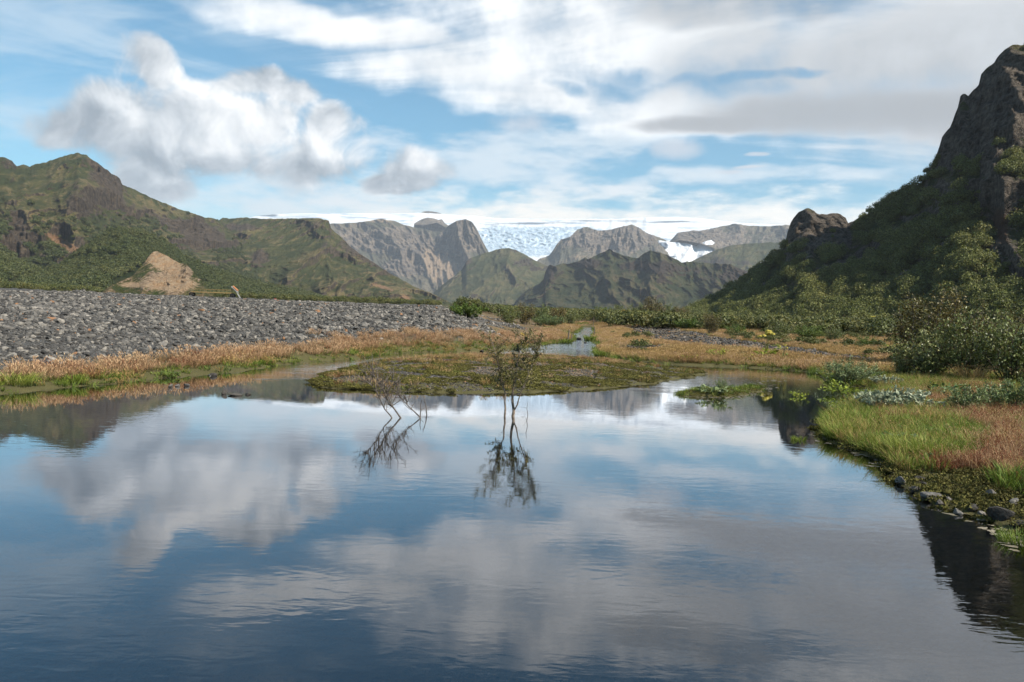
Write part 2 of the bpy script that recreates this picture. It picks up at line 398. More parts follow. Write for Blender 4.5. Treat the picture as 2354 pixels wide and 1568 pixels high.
# ------------------------------------------------------------------ water
def build_water():
    a = np.radians(np.linspace(-180, 180, 181)); a2 = a
    r = np.concatenate([[0.0], np.geomspace(1.0, 62, 30), np.geomspace(64, 190, 40)])
    A, Rr = np.meshgrid(a2, r, indexing='ij'); x = np.sin(A) * Rr; y = np.cos(A) * Rr
    co = np.stack([x, y, water_z(x, y)], -1).reshape(-1, 3)
    me = mesh_np('water', co, grid_faces(len(a2), len(r)), smooth=True)
    o = link('water', me, kind='structure')
    m = bpy.data.materials.new('pond_water'); m.use_nodes = True; me.materials.append(m)
    t = NT(m.node_tree); t.n.clear()
    out = t.node('ShaderNodeOutputMaterial')
    gl = t.node('ShaderNodeBsdfGlossy'); gl.inputs['Roughness'].default_value = 0.015; gl.inputs['Color'].default_value = (0.96, 0.97, 1, 1)
    tr = t.node('ShaderNodeBsdfTransparent'); tr.inputs['Color'].default_value = (0.72, 0.64, 0.48, 1)
    mx = t.node('ShaderNodeMixShader'); fr = t.node('ShaderNodeFresnel'); fr.inputs['IOR'].default_value = WATER_IOR
    pos = geo(t)['Position']; sx, sy, sz = t.sep(pos)
    d = t.m('SQRT', t.add(t.mul(sx, sx), t.mul(sy, sy)))
    # wind ripples: long low crests across the view, patches of calm, running water further up
    pv = t.vec(t.mul(sx, 0.45), sy, 0.0)
    wob = t.noise(pos, 0.35, 2, 0.5)
    r1 = t.noise(pv, 5.5, 2, 0.5, 0.6); r2 = t.noise(pv, 14.0, 2, 0.55, 0.4); r3 = t.noise(pv, 1.1, 2, 0.5, 0.5)
    patch = t.ramp(t.noise(t.vec(t.mul(sx, 0.10), t.mul(sy, 0.22), 2.0), 1.0, 3, 0.55), 0.40, 0.66, 0.25, 1.0)
    calm = t.ramp(d, 5.0, 20.0, 0.40, 0.14)
    run = t.mul(t.ramp(t.add(d, t.mul(t.sub(wob, 0.5), 12.0)), 25.0, 33.0, 0.0, 1.0), t.ramp(t.add(sx, t.mul(t.sub(wob, 0.5), 6.0)), 10.0, 5.0, 0.25, 1.0))
    run = t.add(run, t.ramp(d, 50.0, 64.0, 0.0, 1.5))
    # stream of moving water along the left bank and behind the islet
    amp = t.mul(t.mul(patch, calm), 1.0)
    h = t.add(t.add(t.mul(r1, 0.006), t.mul(r2, 0.0022)), t.mul(r3, 0.006))
    h = t.mul(h, t.add(amp, t.mul(run, RIFFLE)))
    bm = t.node('ShaderNodeBump'); bm.inputs['Strength'].default_value = 1.0; bm.inputs['Distance'].default_value = 1.0
    t.put(bm.inputs['Height'], h)
    for n in (gl, fr): t.l.new(bm.outputs[0], n.inputs['Normal'])
    t.put(mx.inputs[0], t.m('MULTIPLY', fr.outputs[0], 1.5, clamp=True)); t.l.new(tr.outputs[0], mx.inputs[1]); t.l.new(gl.outputs[0], mx.inputs[2])
    t.l.new(mx.outputs[0], out.inputs[0])
    return o
WATER_IOR, RIFFLE = 1.5, 1.5
water = build_water()

# ------------------------------------------------------------------ mountains
def patches(X, Y, lst):
    """soft elliptic patches (x, y, rx, ry, strength) summed"""
    r = np.zeros_like(X)
    for p in lst:
        x, y, rx, ry, s = p[:5]; k = p[5] if len(p) > 5 else 0.0
        dx = X - x; dy = Y - y - k * dx
        r += s * np.exp(-((dx / rx) ** 2 + (dy / ry) ** 2))
    return r
def interp(pts, x):
    p = np.array(sorted(pts), float); return np.interp(x, p[:, 0], p[:, 1])

def hill_mat(name, green, dry, rock, tan, scale, bump_d, bump_s=0.7, speck=0.5):
    m, t, b = material(name, 0.95, 0.1)
    g = geo(t); pos = g['Position']; nz = t.sep(g['Normal'])[2]
    rk = tattr(t, 'rock'); tn = tattr(t, 'tan'); rib = tattr(t, 'rib')
    n1 = t.noise(pos, scale, 3, 0.6); n2 = t.noise(pos, scale * 6, 4, 0.65); n3 = t.noise(pos, scale * 30, 3, 0.7)
    cg = t.mix(t.ramp(n1, 0.38, 0.62), green[0], green[1])
    cg = t.mix(t.ramp(t.add(t.add(t.mul(n2, 0.45), t.mul(n1, 0.35)), t.mul(rib, 0.30)), 0.48, 0.70), cg, dry)
    cg = t.mixm(1.0, cg, t.ramp(n3, 0.25, 0.75, 1 - speck, 1 + speck * 0.7), 'MULTIPLY')
    cr = t.mix(t.ramp(n2, 0.35, 0.65), rock[0], rock[1])
    # beds of rock: thin layers that follow the height
    sx, sy, sz = t.sep(pos)
    lay = t.noise(t.vec(t.mul(sx, 0.10), t.mul(sy, 0.10), sz), scale * 14, 3, 0.6)
    cr = t.mixm(1.0, cr, t.ramp(lay, 0.3, 0.7, 0.8, 1.18), 'MULTIPLY')
    cr = t.mixm(1.0, cr, t.ramp(n3, 0.25, 0.75, 0.65, 1.3), 'MULTIPLY')
    ct = t.mixm(1.0, t.mix(t.ramp(n2, 0.35, 0.65), tan[0], tan[1]), t.ramp(n3, 0.25, 0.75, 0.75, 1.2), 'MULTIPLY')
    steep = t.ramp(t.add(nz, t.mul(t.sub(n2, 0.5), 0.9)), 0.62, 0.30)
    f = t.ramp(t.add(t.add(t.add(rk, t.mul(steep, 0.55)), t.mul(t.sub(n2, 0.5), 0.9)), t.mul(t.sub(rib, 0.45), 0.85)), 0.35, 0.65)
    c = t.mix(f, cg, cr)
    c = t.mix(t.ramp(t.add(tn, t.mul(t.sub(n2, 0.5), 0.8)), 0.35, 0.65), c, ct)
    t.put(b.inputs['Base Color'], c)
    bump(t, b, t.add(n3, t.mul(n2, 1.8)), bump_s, bump_d * 2.2)
    return m

def hill(name, sil, Rd, Bd, base, mat, nc, nr, gull, gamp, ribs, ramp_, rock=(), tan=(), prof=1.0, jag=2.0, seed=0.0, slant=0.0, back=0.6, extra=None, push=None, rough=0.0, hollow=None):
    nc = int(nc * 0.8); nr = int(nr * 0.8)
    x0, x1 = sil[0][0], sil[-1][0]
    px = np.linspace(x0, x1, nc)
    sy = interp(sil, px); q = np.stack([px / 60.0, np.full(nc, seed), np.zeros(nc)], 1)
    sy = sy + fbm(q * 3, 4, 0.6) * jag * 1.6
    by = interp(base, px) if hasattr(base, '__len__') else horizon_y(px) + base
    by = np.maximum(by, sy + 2)
    Rr = interp(Rd, px); Br = interp(Bd, px)
    t = np.linspace(0, 1, nr)
    X = np.repeat(px[:, None], nr, 1); Y = by[:, None] + (sy - by)[:, None] * t[None]
    d = ray(X, Y); h = np.hypot(d[..., 0], d[..., 1]); d2 = d / h[..., None]
    az = np.arctan2(d[..., 0], d[..., 1])
    g = t[None] ** prof
    r = Br[:, None] + (Rr - Br)[:, None] * g
    Rm = float(Rr.mean())
    rk = patches(X, Y, rock); tn = patches(X, Y, tan)
    s = az * Rm; z = d2[..., 2] * r
    def P(ls, lz, o=0.0): return np.stack([(s + slant * z) / ls, z / lz, r * 0.3 / ls + seed + o], -1).reshape(-1, 3)
    wob = fbm(P(gull * 2, gull * 2, 5), 3).reshape(r.shape) * gull * 0.5
    s = s + wob
    rg = ridged(P(gull, gull * 4.5), 6, .5).reshape(r.shape); disp = (0.5 - rg) * gamp
    rr = np.clip(rk, 0, 1.4)
    rg2 = ridged(P(ribs, ribs * 4.0, 9), 5, .52).reshape(r.shape); disp += (0.5 - rg2) * ramp_ * (0.30 + .8 * rr)
    rib = np.clip(0.55 * rg + 0.6 * rg2, 0, 1)
    disp += fbm(P(ribs * 1.5, ribs * 0.30, 3), 4).reshape(r.shape) * ribs * 0.35 * rr
    disp += (0.5 - ridged(P(ribs * .42, ribs * 1.6, 29), 5, .55).reshape(r.shape)) * ramp_ * (0.07 + .4 * rr)
    disp += fbm(P(ribs * .35, ribs * .45, 13), 4).reshape(r.shape) * (ribs * (.05 + .22 * rr) + ramp_ * rough * np.clip(tn, 0, 1.2))
    disp -= rr * ramp_ * 0.5
    if push: disp -= patches(X, Y, push)
    disp *= sstep(t, 0, 0.08)[None]
    r = np.maximum(r + disp, Br[:, None] * 0.7)
    if not rough: r = np.maximum.accumulate(r, axis=1) + t[None] * (Rr - Br)[:, None] * 0.04      # walls, no overhangs
    co = np.stack([d2[..., 0] * r, d2[..., 1] * r, CAM_H + d2[..., 2] * r], -1)
    # far side of the mountain, falling away
    nb = 6; bk = []
    for k in range(1, nb + 1):
        f = k / nb; rb = r[:, -1] + (Rr - Br) * back * f
        zz = co[:, -1, 2] * (1 - f ** 1.3) - 5 * f
        bk.append(np.stack([d2[:, -1, 0] * rb, d2[:, -1, 1] * rb, zz], -1))
    co = np.concatenate([co, np.stack(bk, 1)], 1)
    me = mesh_np(name, co.reshape(-1, 3), grid_faces(nc, nr + nb), smooth=True, mats=(mat,))
    pad = lambda v: np.concatenate([v, np.repeat(v[:, -1:], nb, 1)], 1)
    attr(me, 'rock', pad(rk)); attr(me, 'tan', pad(tn)); attr(me, 'rib', pad(rib))
    o = link(name, me, kind='structure')
    o_data = dict(co=co[:, :nr], X=X, Y=Y, rock=rk, tan=tn)
    return o, o_data

# --- ice cap
def ice_mat():
    m, t, b = material('glacier_ice', 0.55, 0.3)
    pos = geo(t)['Position']; cr = tattr(t, 'tan'); rk = tattr(t, 'rock')
    sx, sy, sz = t.sep(pos)
    n1 = t.noise(t.vec(t.mul(sx, 0.5), sy, t.mul(sz, 6.0)), 0.004, 6, 0.6, 0.4); n2 = t.noise(pos, 0.03, 5, 0.7)
    snow = t.mix(t.ramp(n1, 0.50, 0.66), (0.68, 0.69, 0.70), (0.27, 0.35, 0.43))
    ice = t.cramp(n2, [(0.32, (0.09, 0.15, 0.21)), (0.47, (0.27, 0.37, 0.46)), (0.6, (0.58, 0.65, 0.71)), (0.75, (0.76, 0.79, 0.81))])
    c = t.mix(t.ramp(t.add(cr, t.mul(t.sub(n1, 0.5), 1.2)), 0.3, 0.7), snow, ice)
    ash = t.noise(t.vec(t.mul(sx, 0.16), t.mul(sy, 0.2), t.mul(sz, 3.0)), 0.006, 5, 0.6)
    c = t.mix(t.ramp(t.add(rk, t.mul(t.sub(ash, 0.5), 3.0)), 0.5, 1.0), c, (0.10, 0.13, 0.17))
    t.put(b.inputs['Base Color'], c); bump(t, b, t.add(n2, n1), 0.8, 14.0)
    return m
glacier, _ = hill('glacier', [(480, 520), (560, 503), (590, 497), (640, 492), (700, 490), (760, 490), (830, 490), (900, 491), (960, 489), (1000, 491), (1060, 494), (1100, 497), (1150, 502), (1300, 503), (1400, 503),
    (1500, 499), (1560, 498), (1620, 503), (1700, 512), (1810, 517), (1900, 525)], [(480, 10500), (1900, 10500)], [(480, 7600), (1900, 7600)], [(480, 560), (1000, 610), (1300, 615), (1900, 620)], ice_mat(), 620, 110,
    700, 130, 130, 30, rock=[(610, 494, 30, 5, 1.2), (880, 503, 40, 2.5, .7), (1230, 513, 90, 4, .75), (1370, 508, 110, 4, .8), (1600, 508, 110, 2.5, .7), (1540, 512, 60, 3, .5), (1130, 520, 30, 8, .6), (1300, 530, 60, 10, .35)],
    tan=[(1200, 560, 90, 32, 1.3), (1130, 545, 50, 22, 1.0), (1270, 545, 60, 18, .8), (1330, 525, 120, 8, .5), (1590, 580, 40, 20, .4)], prof=0.8, jag=0.7, seed=2.0, rough=3.2)

far_rock = hill_mat('far_cliff', ((0.090, 0.090, 0.060), (0.135, 0.12, 0.082)), (0.19, 0.16, 0.115), ((0.10, 0.088, 0.078), (0.245, 0.195, 0.148)), ((0.27, 0.20, 0.14), (0.34, 0.255, 0.175)), 0.004, 16.0, 0.8, 0.25)
hill('far_mountain', [(700, 530), (762, 514), (800, 513), (830, 510), (880, 503), (905, 508), (930, 517), (960, 524), (985, 529), (1000, 532), (1020, 530), (1030, 518), (1050, 508), (1070, 503), (1085, 510), (1095, 524), (1105, 545), (1118, 570), (1128, 588), (1150, 610), (1180, 640)],
    [(700, 6400), (960, 6400), (1180, 5600)], [(700, 5200), (1180, 4700)], -8, far_rock, 460, 230, 330, 300, 75, 110,
    rock=[(800, 555, 90, 26, .9), (920, 550, 90, 28, 1.0), (1070, 545, 50, 55, 1.0), (960, 590, 60, 40, .7), (900, 620, 90, 18, .8)], tan=[(1000, 610, 40, 45, .9, .6), (860, 506, 90, 8, .7), (1040, 630, 30, 30, .8)], prof=0.8, jag=1.6, seed=5.0, slant=0.5)
hill('far_summit', [(952, 514), (962, 508), (972, 503), (985, 500), (998, 502), (1008, 506), (1016, 504), (1022, 512), (1030, 518), (1040, 530)], [(952, 7600), (1040, 7600)], [(952, 7200), (1040, 7200)], [(952, 516), (975, 518), (1005, 512), (1040, 532)], far_rock, 70, 24, 160, 60, 60, 60, rock=[(990, 505, 60, 20, 1.2)], jag=.8, seed=8.0)
hill('nunatak', [(966, 490), (974, 486), (990, 485), (1004, 488), (1014, 491)], [(966, 10560), (1014, 10560)], [(966, 10520), (1014, 10520)], [(966, 494), (1014, 495)], far_rock, 40, 8, 160, 30, 60, 30, rock=[(990, 490, 60, 20, 1.5)], jag=0.6, seed=8.0)
hill('glacier_ridge', [(1215, 610), (1240, 595), (1262, 588), (1280, 562), (1290, 550), (1310, 546), (1328, 526), (1350, 522), (1375, 530), (1395, 530), (1415, 524), (1435, 520), (1452, 516), (1470, 524), (1485, 535), (1500, 540), (1515, 545), (1530, 552), (1548, 560), (1560, 580), (1570, 600)],
    [(1215, 6300), (1570, 6300)], [(1215, 5300), (1570, 5300)], [(1215, 650), (1570, 650)], far_rock, 330, 140, 300, 240, 70, 95, rock=[(1340, 545, 60, 25, 1.0), (1450, 545, 70, 35, 1.0), (1400, 560, 80, 20, .6)], tan=[(1330, 590, 40, 12, .5)], jag=2.5, seed=12.0)
hill('ice_rocks', [(1530, 566), (1545, 548), (1556, 536), (1570, 533), (1590, 530), (1606, 530), (1625, 528), (1640, 524), (1665, 519), (1690, 514), (1720, 519), (1760, 520), (1810, 517), (1850, 519), (1900, 522)],
    [(1530, 7000), (1900, 6600)], [(1530, 6300), (1900, 5600)], [(1530, 570), (1560, 552), (1590, 556), (1610, 560), (1640, 570), (1700, 640), (1900, 650)], far_rock, 280, 110, 300, 180, 70, 80, rock=[(1600, 545, 60, 20, 1.2), (1720, 550, 120, 40, .6)], jag=2.0, seed=15.0)
hill('ice_stream', [(1495, 585), (1505, 560), (1515, 552), (1535, 556), (1550, 556), (1575, 558), (1600, 566), (1618, 556), (1635, 552), (1645, 560), (1650, 580)], [(1495, 6200), (1650, 6200)], [(1495, 5700), (1650, 5700)], [(1495, 640), (1650, 640)], bpy.data.materials['glacier_ice'], 120, 60, 200, 120, 60, 50,
    rock=[(1528, 566, 8, 8, 1.2), (1545, 590, 12, 5, .9), (1612, 590, 10, 14, .6), (1520, 560, 8, 5, .8)], tan=[(1590, 590, 40, 20, .35)], jag=2, seed=3.0)

mid_mat = hill_mat('green_hill_far', ((0.050, 0.060, 0.026), (0.082, 0.084, 0.038)), (0.15, 0.125, 0.065), ((0.040, 0.034, 0.028), (0.085, 0.068, 0.050)), ((0.14, 0.10, 0.06), (0.18, 0.13, 0.08)), 0.010, 7.0, 0.8, 0.35)
hill('valley_hill', [(960, 720), (990, 680), (1020, 652), (1045, 634), (1062, 620), (1072, 600), (1082, 593), (1110, 584), (1140, 574), (1168, 570), (1190, 576), (1215, 590), (1245, 606), (1275, 618), (1330, 640), (1400, 680)], [(960, 3900), (1400, 4200)], [(960, 3000), (1400, 3000)], -6, mid_mat, 330, 150, 200, 200, 45, 42,
    rock=[(1080, 602, 16, 14, .9), (1210, 610, 40, 20, .5), (1180, 575, 60, 6, .4)], jag=2.0, seed=21.0, slant=-.4)
hill('plateau_hill', [(1540, 640), (1585, 603), (1615, 588), (1640, 577), (1680, 564), (1720, 560), (1760, 558), (1800, 557), (1850, 560), (1950, 570), (2000, 600)], [(1540, 4400), (2000, 4200)], [(1540, 3300), (2000, 3300)], -6, mid_mat, 330, 130, 200, 170, 45, 38, rock=[(1640, 600, 50, 12, .5), (1730, 605, 90, 8, .5)], jag=1.5, seed=25.0, prof=1.3)
dark_mat = hill_mat('green_hill', ((0.030, 0.040, 0.017), (0.056, 0.060, 0.026)), (0.11, 0.088, 0.046), ((0.026, 0.021, 0.018), (0.062, 0.046, 0.034)), ((0.13, 0.09, 0.055), (0.17, 0.12, 0.07)), 0.016, 4.5, 0.8, 0.4)
hill('dark_hill', [(1170, 720), (1185, 692), (1205, 672), (1220, 662), (1240, 652), (1250, 640), (1254, 622), (1262, 609), (1275, 612), (1290, 606), (1310, 606), (1330, 600), (1345, 592), (1352, 596), (1365, 590), (1385, 580), (1402, 572), (1412, 578), (1430, 586), (1450, 592), (1466, 594), (1482, 582), (1494, 575), (1510, 580), (1530, 584), (1545, 592), (1565, 602), (1600, 602), (1640, 606), (1680, 608), (1705, 620), (1740, 632), (1800, 650), (1900, 700)],
    [(1170, 3000), (1330, 3000), (1490, 2600), (1900, 2600)], [(1170, 2100), (1900, 1900)], -5, dark_mat, 540, 190, 150, 210, 34, 46,
    rock=[(1262, 622, 14, 22, 1.2), (1350, 605, 30, 12, .8), (1480, 612, 90, 16, .9), (1405, 582, 40, 8, .6), (1700, 628, 30, 14, .9), (1590, 620, 70, 10, .6), (1640, 640, 60, 12, .5)], jag=3.0, seed=31.0, slant=.5)

left_mat = hill_mat('left_slope', ((0.040, 0.049, 0.018), (0.076, 0.076, 0.028)), (0.18, 0.137, 0.066), ((0.040, 0.031, 0.025), (0.105, 0.080, 0.056)), ((0.20, 0.115, 0.062), (0.25, 0.155, 0.09)), 0.020, 3.0, 0.8, 0.45)
hill('table_mountain', [(380, 640), (440, 560), (470, 532), (490, 515), (505, 505), (512, 501), (530, 502), (560, 500), (600, 503), (640, 503), (700, 502), (735, 502), (756, 507), (761, 524), (775, 536), (790, 552), (812, 572), (850, 598), (868, 610), (895, 628), (925, 644), (960, 662), (1000, 678), (1040, 698), (1080, 720)],
    [(380, 2300), (520, 2500), (760, 2200), (1080, 1500)], [(380, 1500), (1080, 1200)], -4, left_mat, 640, 220, 130, 200, 30, 42,
    rock=[(600, 590, 26, 18, 1.2), (700, 520, 60, 14, .6), (800, 565, 40, 16, .8, .6), (860, 605, 30, 10, .8, .5), (470, 540, 60, 30, 1.0), (740, 560, 40, 12, .6, .4), (550, 520, 60, 10, .7), (640, 545, 50, 8, .4)],
    tan=[(880, 660, 40, 6, .7, .3), (930, 688, 16, 10, 1.0)], jag=2.5, seed=41.0, slant=-.6, push=[(640, 620, 90, 70, 90), (800, 640, 60, 40, 60)])
_, L1 = hill('left_mountain', [(-700, 420), (-420, 330), (-200, 350), (-80, 340), (0, 360), (14, 364), (28, 370), (40, 382), (56, 378), (68, 384), (80, 378), (92, 377), (110, 371), (132, 364), (160, 355), (176, 352), (186, 352), (200, 357), (206, 364), (224, 374), (242, 388), (256, 400), (266, 404), (276, 410), (280, 422), (300, 432), (330, 446), (365, 462), (405, 478), (440, 490), (470, 499), (505, 507), (530, 530), (560, 570), (600, 620), (660, 690)],
    [(-700, 1500), (0, 1750), (185, 1800), (400, 2100), (520, 2200), (660, 1700)], [(-700, 800), (0, 900), (660, 1250)], -4, left_mat, 760, 270, 120, 215, 26, 40,
    rock=[(20, 375, 40, 16, .9), (262, 420, 22, 40, 1.2, .6), (225, 400, 24, 22, .8), (180, 470, 30, 40, .5), (40, 520, 22, 40, 1.1, .9), (20, 555, 40, 16, .8), (470, 545, 50, 34, 1.4), (430, 520, 40, 16, .8, .3), (240, 470, 40, 30, .6), (340, 490, 70, 14, .5, .5), (130, 420, 50, 30, .35), (95, 590, 30, 12, .5)],
    tan=[(150, 562, 48, 12, 1.1, .55), (130, 450, 60, 20, .35), (40, 600, 20, 8, .6)], jag=3.0, seed=45.0, slant=-.5, push=[(185, 470, 60, 90, 120), (60, 470, 70, 60, 100), (300, 560, 80, 40, 60)])
wood_mat = hill_mat('wooded_hill', ((0.022, 0.034, 0.010), (0.036, 0.046, 0.014)), (0.062, 0.060, 0.022), ((0.05, 0.042, 0.034), (0.10, 0.08, 0.06)), ((0.20, 0.13, 0.075), (0.30, 0.21, 0.13)), 0.05, 1.6, 0.9, 0.5)
_, L3 = hill('wooded_hill', [(-600, 640), (-200, 600), (0, 585), (60, 612), (110, 628), (150, 606), (185, 580), (215, 558), (240, 540), (262, 530), (285, 527), (320, 531), (350, 544), (385, 560), (420, 590), (460, 610), (510, 628), (560, 644), (620, 660), (700, 676), (760, 694)],
    [(-600, 900), (0, 950), (285, 1000), (760, 1000)], [(-600, 500), (760, 640)], -3, wood_mat, 560, 130, 70, 70, 22, 14, rock=[(500, 660, 10, 4, .9), (20, 640, 40, 10, .5)], tan=[(20, 660, 40, 10, .5)], jag=3.5, seed=51.0, slant=.3)
tan_mat = hill_mat('tan_hill', ((0.05, 0.065, 0.02), (0.075, 0.075, 0.03)), (0.20, 0.14, 0.075), ((0.18, 0.13, 0.09), (0.34, 0.255, 0.175)), ((0.34, 0.215, 0.12), (0.40, 0.30, 0.20)), 0.06, 1.8, 0.8, 0.3)
hill('bare_hill', [(235, 672), (255, 656), (280, 646), (305, 634), (325, 612), (340, 592), (352, 580), (360, 577), (372, 582), (390, 592), (415, 606), (428, 606), (440, 620), (455, 636), (470, 650), (490, 672)], [(235, 450), (360, 530), (490, 450)], [(235, 410), (490, 410)], -2, tan_mat, 260, 120, 22, 22, 6, 6,
    rock=[(390, 640, 40, 20, 1.3), (430, 625, 12, 14, 1.2), (370, 650, 60, 18, .6)], tan=[(375, 600, 40, 16, 1.2, .4), (400, 655, 50, 14, .7), (300, 655, 26, 6, .5), (365, 640, 130, 60, .42)], jag=2.0, seed=57.0, slant=-.5)

# --- steep mountain on the right
right_mat = hill_mat('right_slope', ((0.050, 0.058, 0.018), (0.075, 0.080, 0.026)), (0.12, 0.105, 0.042), ((0.055, 0.046, 0.038), (0.165, 0.135, 0.106)), ((0.10, 0.055, 0.035), (0.13, 0.08, 0.05)), 0.06, 1.1, 0.9, 0.5)
SIL_R = [(1560, 735), (1600, 712), (1640, 690), (1670, 672), (1700, 652), (1735, 628), (1765, 606), (1790, 588), (1800, 572), (1808, 548), (1813, 524), (1820, 505), (1836, 488), (1855, 478), (1868, 482), (1878, 491), (1895, 494), (1912, 488), (1928, 491), (1944, 500), (1950, 512), (1962, 508), (1990, 494), (2012, 478), (2040, 462), (2070, 448), (2100, 432), (2124, 416),
    (2130, 398), (2146, 370), (2158, 344), (2164, 318), (2176, 302), (2186, 290), (2194, 266), (2203, 244), (2206, 222), (2216, 213), (2226, 220), (2234, 212), (2250, 194), (2255, 172), (2270, 154), (2284, 146), (2294, 130), (2310, 112), (2332, 103), (2360, 104), (2450, 80), (2600, 50), (2800, 20), (3100, 0), (3600, 0), (4300, 40), (5200, 80)]
_, R1 = hill('right_mountain', SIL_R, [(1560, 540), (1700, 520), (1855, 500), (1950, 490), (2125, 440), (2354, 420), (2800, 420), (3600, 470), (5200, 640)], [(1560, 480), (1700, 370), (1855, 320), (2000, 295), (2354, 255), (2800, 240), (3600, 250), (5200, 330)], -1, right_mat, 760, 330, 40, 22, 7.5, 13,
    rock=[(2290, 250, 70, 90, 1.3), (2180, 330, 40, 60, 1.1), (2240, 330, 60, 50, .8), (1856, 530, 62, 46, 1.5), (1932, 508, 32, 26, 1.3), (2050, 645, 60, 9, 1.0, -.5), (2185, 560, 44, 11, 1.0, -.4), (2120, 500, 46, 13, 1.0, -.3), (2250, 640, 16, 36, .8), (2345, 600, 20, 46, .9), (1930, 660, 50, 8, .9, -.5), (2290, 430, 70, 26, 1.4), (2300, 560, 40, 60, .8), (1985, 580, 30, 20, .9, -.6), (1900, 620, 60, 14, .8, -.5), (1780, 640, 60, 12, .7, -.7), (2150, 440, 40, 16, .8), (1940, 560, 18, 26, .9), (2060, 535, 16, 12, .8), (2070, 600, 50, 8, .5, -.5), (2340, 180, 50, 60, .8)],
    tan=[(2300, 520, 24, 50, .8, .8), (2340, 480, 30, 20, .4)], jag=3.5, seed=61.0, slant=.6, prof=1.05, back=1.2, push=[(2300, 520, 60, 40, -18), (2290, 425, 90, 22, 14)])

# ------------------------------------------------------------------ scattering helper (ground cover that nobody could count)
def proto(name, me):
    return bpy.data.objects.new(name, me)
def scatter(name, protos, pts, rot, scl, pid, label, category, parent=None):
    """one object: instances of the prototype meshes on points (rot = (n,3) euler, scl = (n,) or (n,3))"""
    n = len(pts); me = bpy.data.meshes.new(name); me.vertices.add(n)
    me.vertices.foreach_set('co', np.ascontiguousarray(pts, np.float32).ravel())
    scl = np.asarray(scl, float); scl = np.repeat(scl[:, None], 3, 1) if scl.ndim == 1 else scl
    a = me.attributes.new('rot', 'FLOAT_VECTOR', 'POINT'); a.data.foreach_set('vector', np.ascontiguousarray(rot, np.float32).ravel())
    a = me.attributes.new('scl', 'FLOAT_VECTOR', 'POINT'); a.data.foreach_set('vector', np.ascontiguousarray(scl, np.float32).ravel())
    a = me.attributes.new('pid', 'INT', 'POINT'); a.data.foreach_set('value', np.ascontiguousarray(pid, np.int32))
    ob = link(name, me, parent, kind='stuff')
    if parent is None: ob['label'] = label; ob['category'] = category
    ng = bpy.data.node_groups.new(name + '_scatter', 'GeometryNodeTree')
    ng.interface.new_socket('Geometry', in_out='INPUT', socket_type='NodeSocketGeometry')
    ng.interface.new_socket('Geometry', in_out='OUTPUT', socket_type='NodeSocketGeometry')
    N, L = ng.nodes, ng.links
    gi, go = N.new('NodeGroupInput'), N.new('NodeGroupOutput')
    def na(nm, ty):
        x = N.new('GeometryNodeInputNamedAttribute'); x.data_type = ty; x.inputs['Name'].default_value = nm; return x.outputs['Attribute']
    ra, sa, pa = na('rot', 'FLOAT_VECTOR'), na('scl', 'FLOAT_VECTOR'), na('pid', 'INT')
    jn = N.new('GeometryNodeJoinGeometry')
    for k, p in enumerate(protos):
        oi = N.new('GeometryNodeObjectInfo'); oi.inputs['Object'].default_value = p; oi.transform_space = 'ORIGINAL'
        cp = N.new('FunctionNodeCompare'); cp.data_type = 'INT'; cp.operation = 'EQUAL'
        ii = [s for s in cp.inputs if s.type == 'INT']; L.new(pa, ii[0]); ii[1].default_value = k
        ip = N.new('GeometryNodeInstanceOnPoints')
        L.new(gi.outputs[0], ip.inputs['Points']); L.new(cp.outputs[0], ip.inputs['Selection']); L.new(oi.outputs['Geometry'], ip.inputs['Instance'])
        L.new(ra, ip.inputs['Rotation']); L.new(sa, ip.inputs['Scale'])
        L.new(ip.outputs[0], jn.inputs[0])
    L.new(jn.outputs[0], go.inputs[0])
    md = ob.modifiers.new('scatter', 'NODES'); md.node_group = ng
    return ob

def project(x, y, z):
    v = np.stack([x, y, z - CAM_H], -1); w = v @ _F
    return PW / 2 + FPX * (v @ _RT) / w, PH / 2 - FPX * (v @ _UP) / w

def spots(n, a0, a1, d0, d1, k=1.0, r=rng):
    """random places in a sector in front of the camera; k = 1 spreads them evenly over the land, k > 1 favours the near"""
    az = np.radians(r.uniform(a0, a1, n)); u = r.uniform(0, 1, n); e = 2.0 - 2 * (k - 1)
    d = (d0 ** e + u * (d1 ** e - d0 ** e)) ** (1 / e) if abs(e) > 1e-6 else d0 * (d1 / d0) ** u
    return np.sin(az) * d, np.cos(az) * d

def cover(n, a0, a1, d0, d1, k, accept):
    """candidate places with their land distance, height and picture position, thinned by accept(...) -> probability"""
    x, y = spots(n, a0, a1, d0, d1, k); ld = land_dist(x, y); z = land_z(x, y, ld)
    px, py = project(x, y, z); P = np.stack([x, y, z * 0], 1)
    keep = rng.uniform(0, 1, n) < accept(x, y, ld, px, py, P)
    return x[keep], y[keep], z[keep], ld[keep], px[keep], py[keep]

# ------------------------------------------------------------------ stones
def stone_mat(name, cols, rust=0.012):
    m, t, b = material(name, 0.85, 0.3)
    oi = t.node('ShaderNodeObjectInfo').outputs['Random']; tc = t.node('ShaderNodeTexCoord').outputs['Object']
    n = t.noise(tc, 3.0, 5, 0.65); pos = geo(t)['Position']
    k = t.m('FRACT', t.mul(oi, 7.13))
    c = t.cramp(k, cols)
    c = t.mixm(1.0, c, t.ramp(n, 0.25, 0.75, 0.6, 1.35), 'MULTIPLY')
    c = t.mix(t.m('GREATER_THAN', oi, 1 - rust), c, t.mix(n, (0.16, 0.07, 0.03), (0.26, 0.15, 0.08)))
    t.put(b.inputs['Base Color'], c); bump(t, b, n, 0.5, 0.05)
    return m
GREY = [(0.0, (0.034, 0.032, 0.030)), (0.4, (0.072, 0.068, 0.062)), (0.7, (0.118, 0.109, 0.097)), (0.92, (0.165, 0.15, 0.13)), (1.0, (0.24, 0.215, 0.185))]
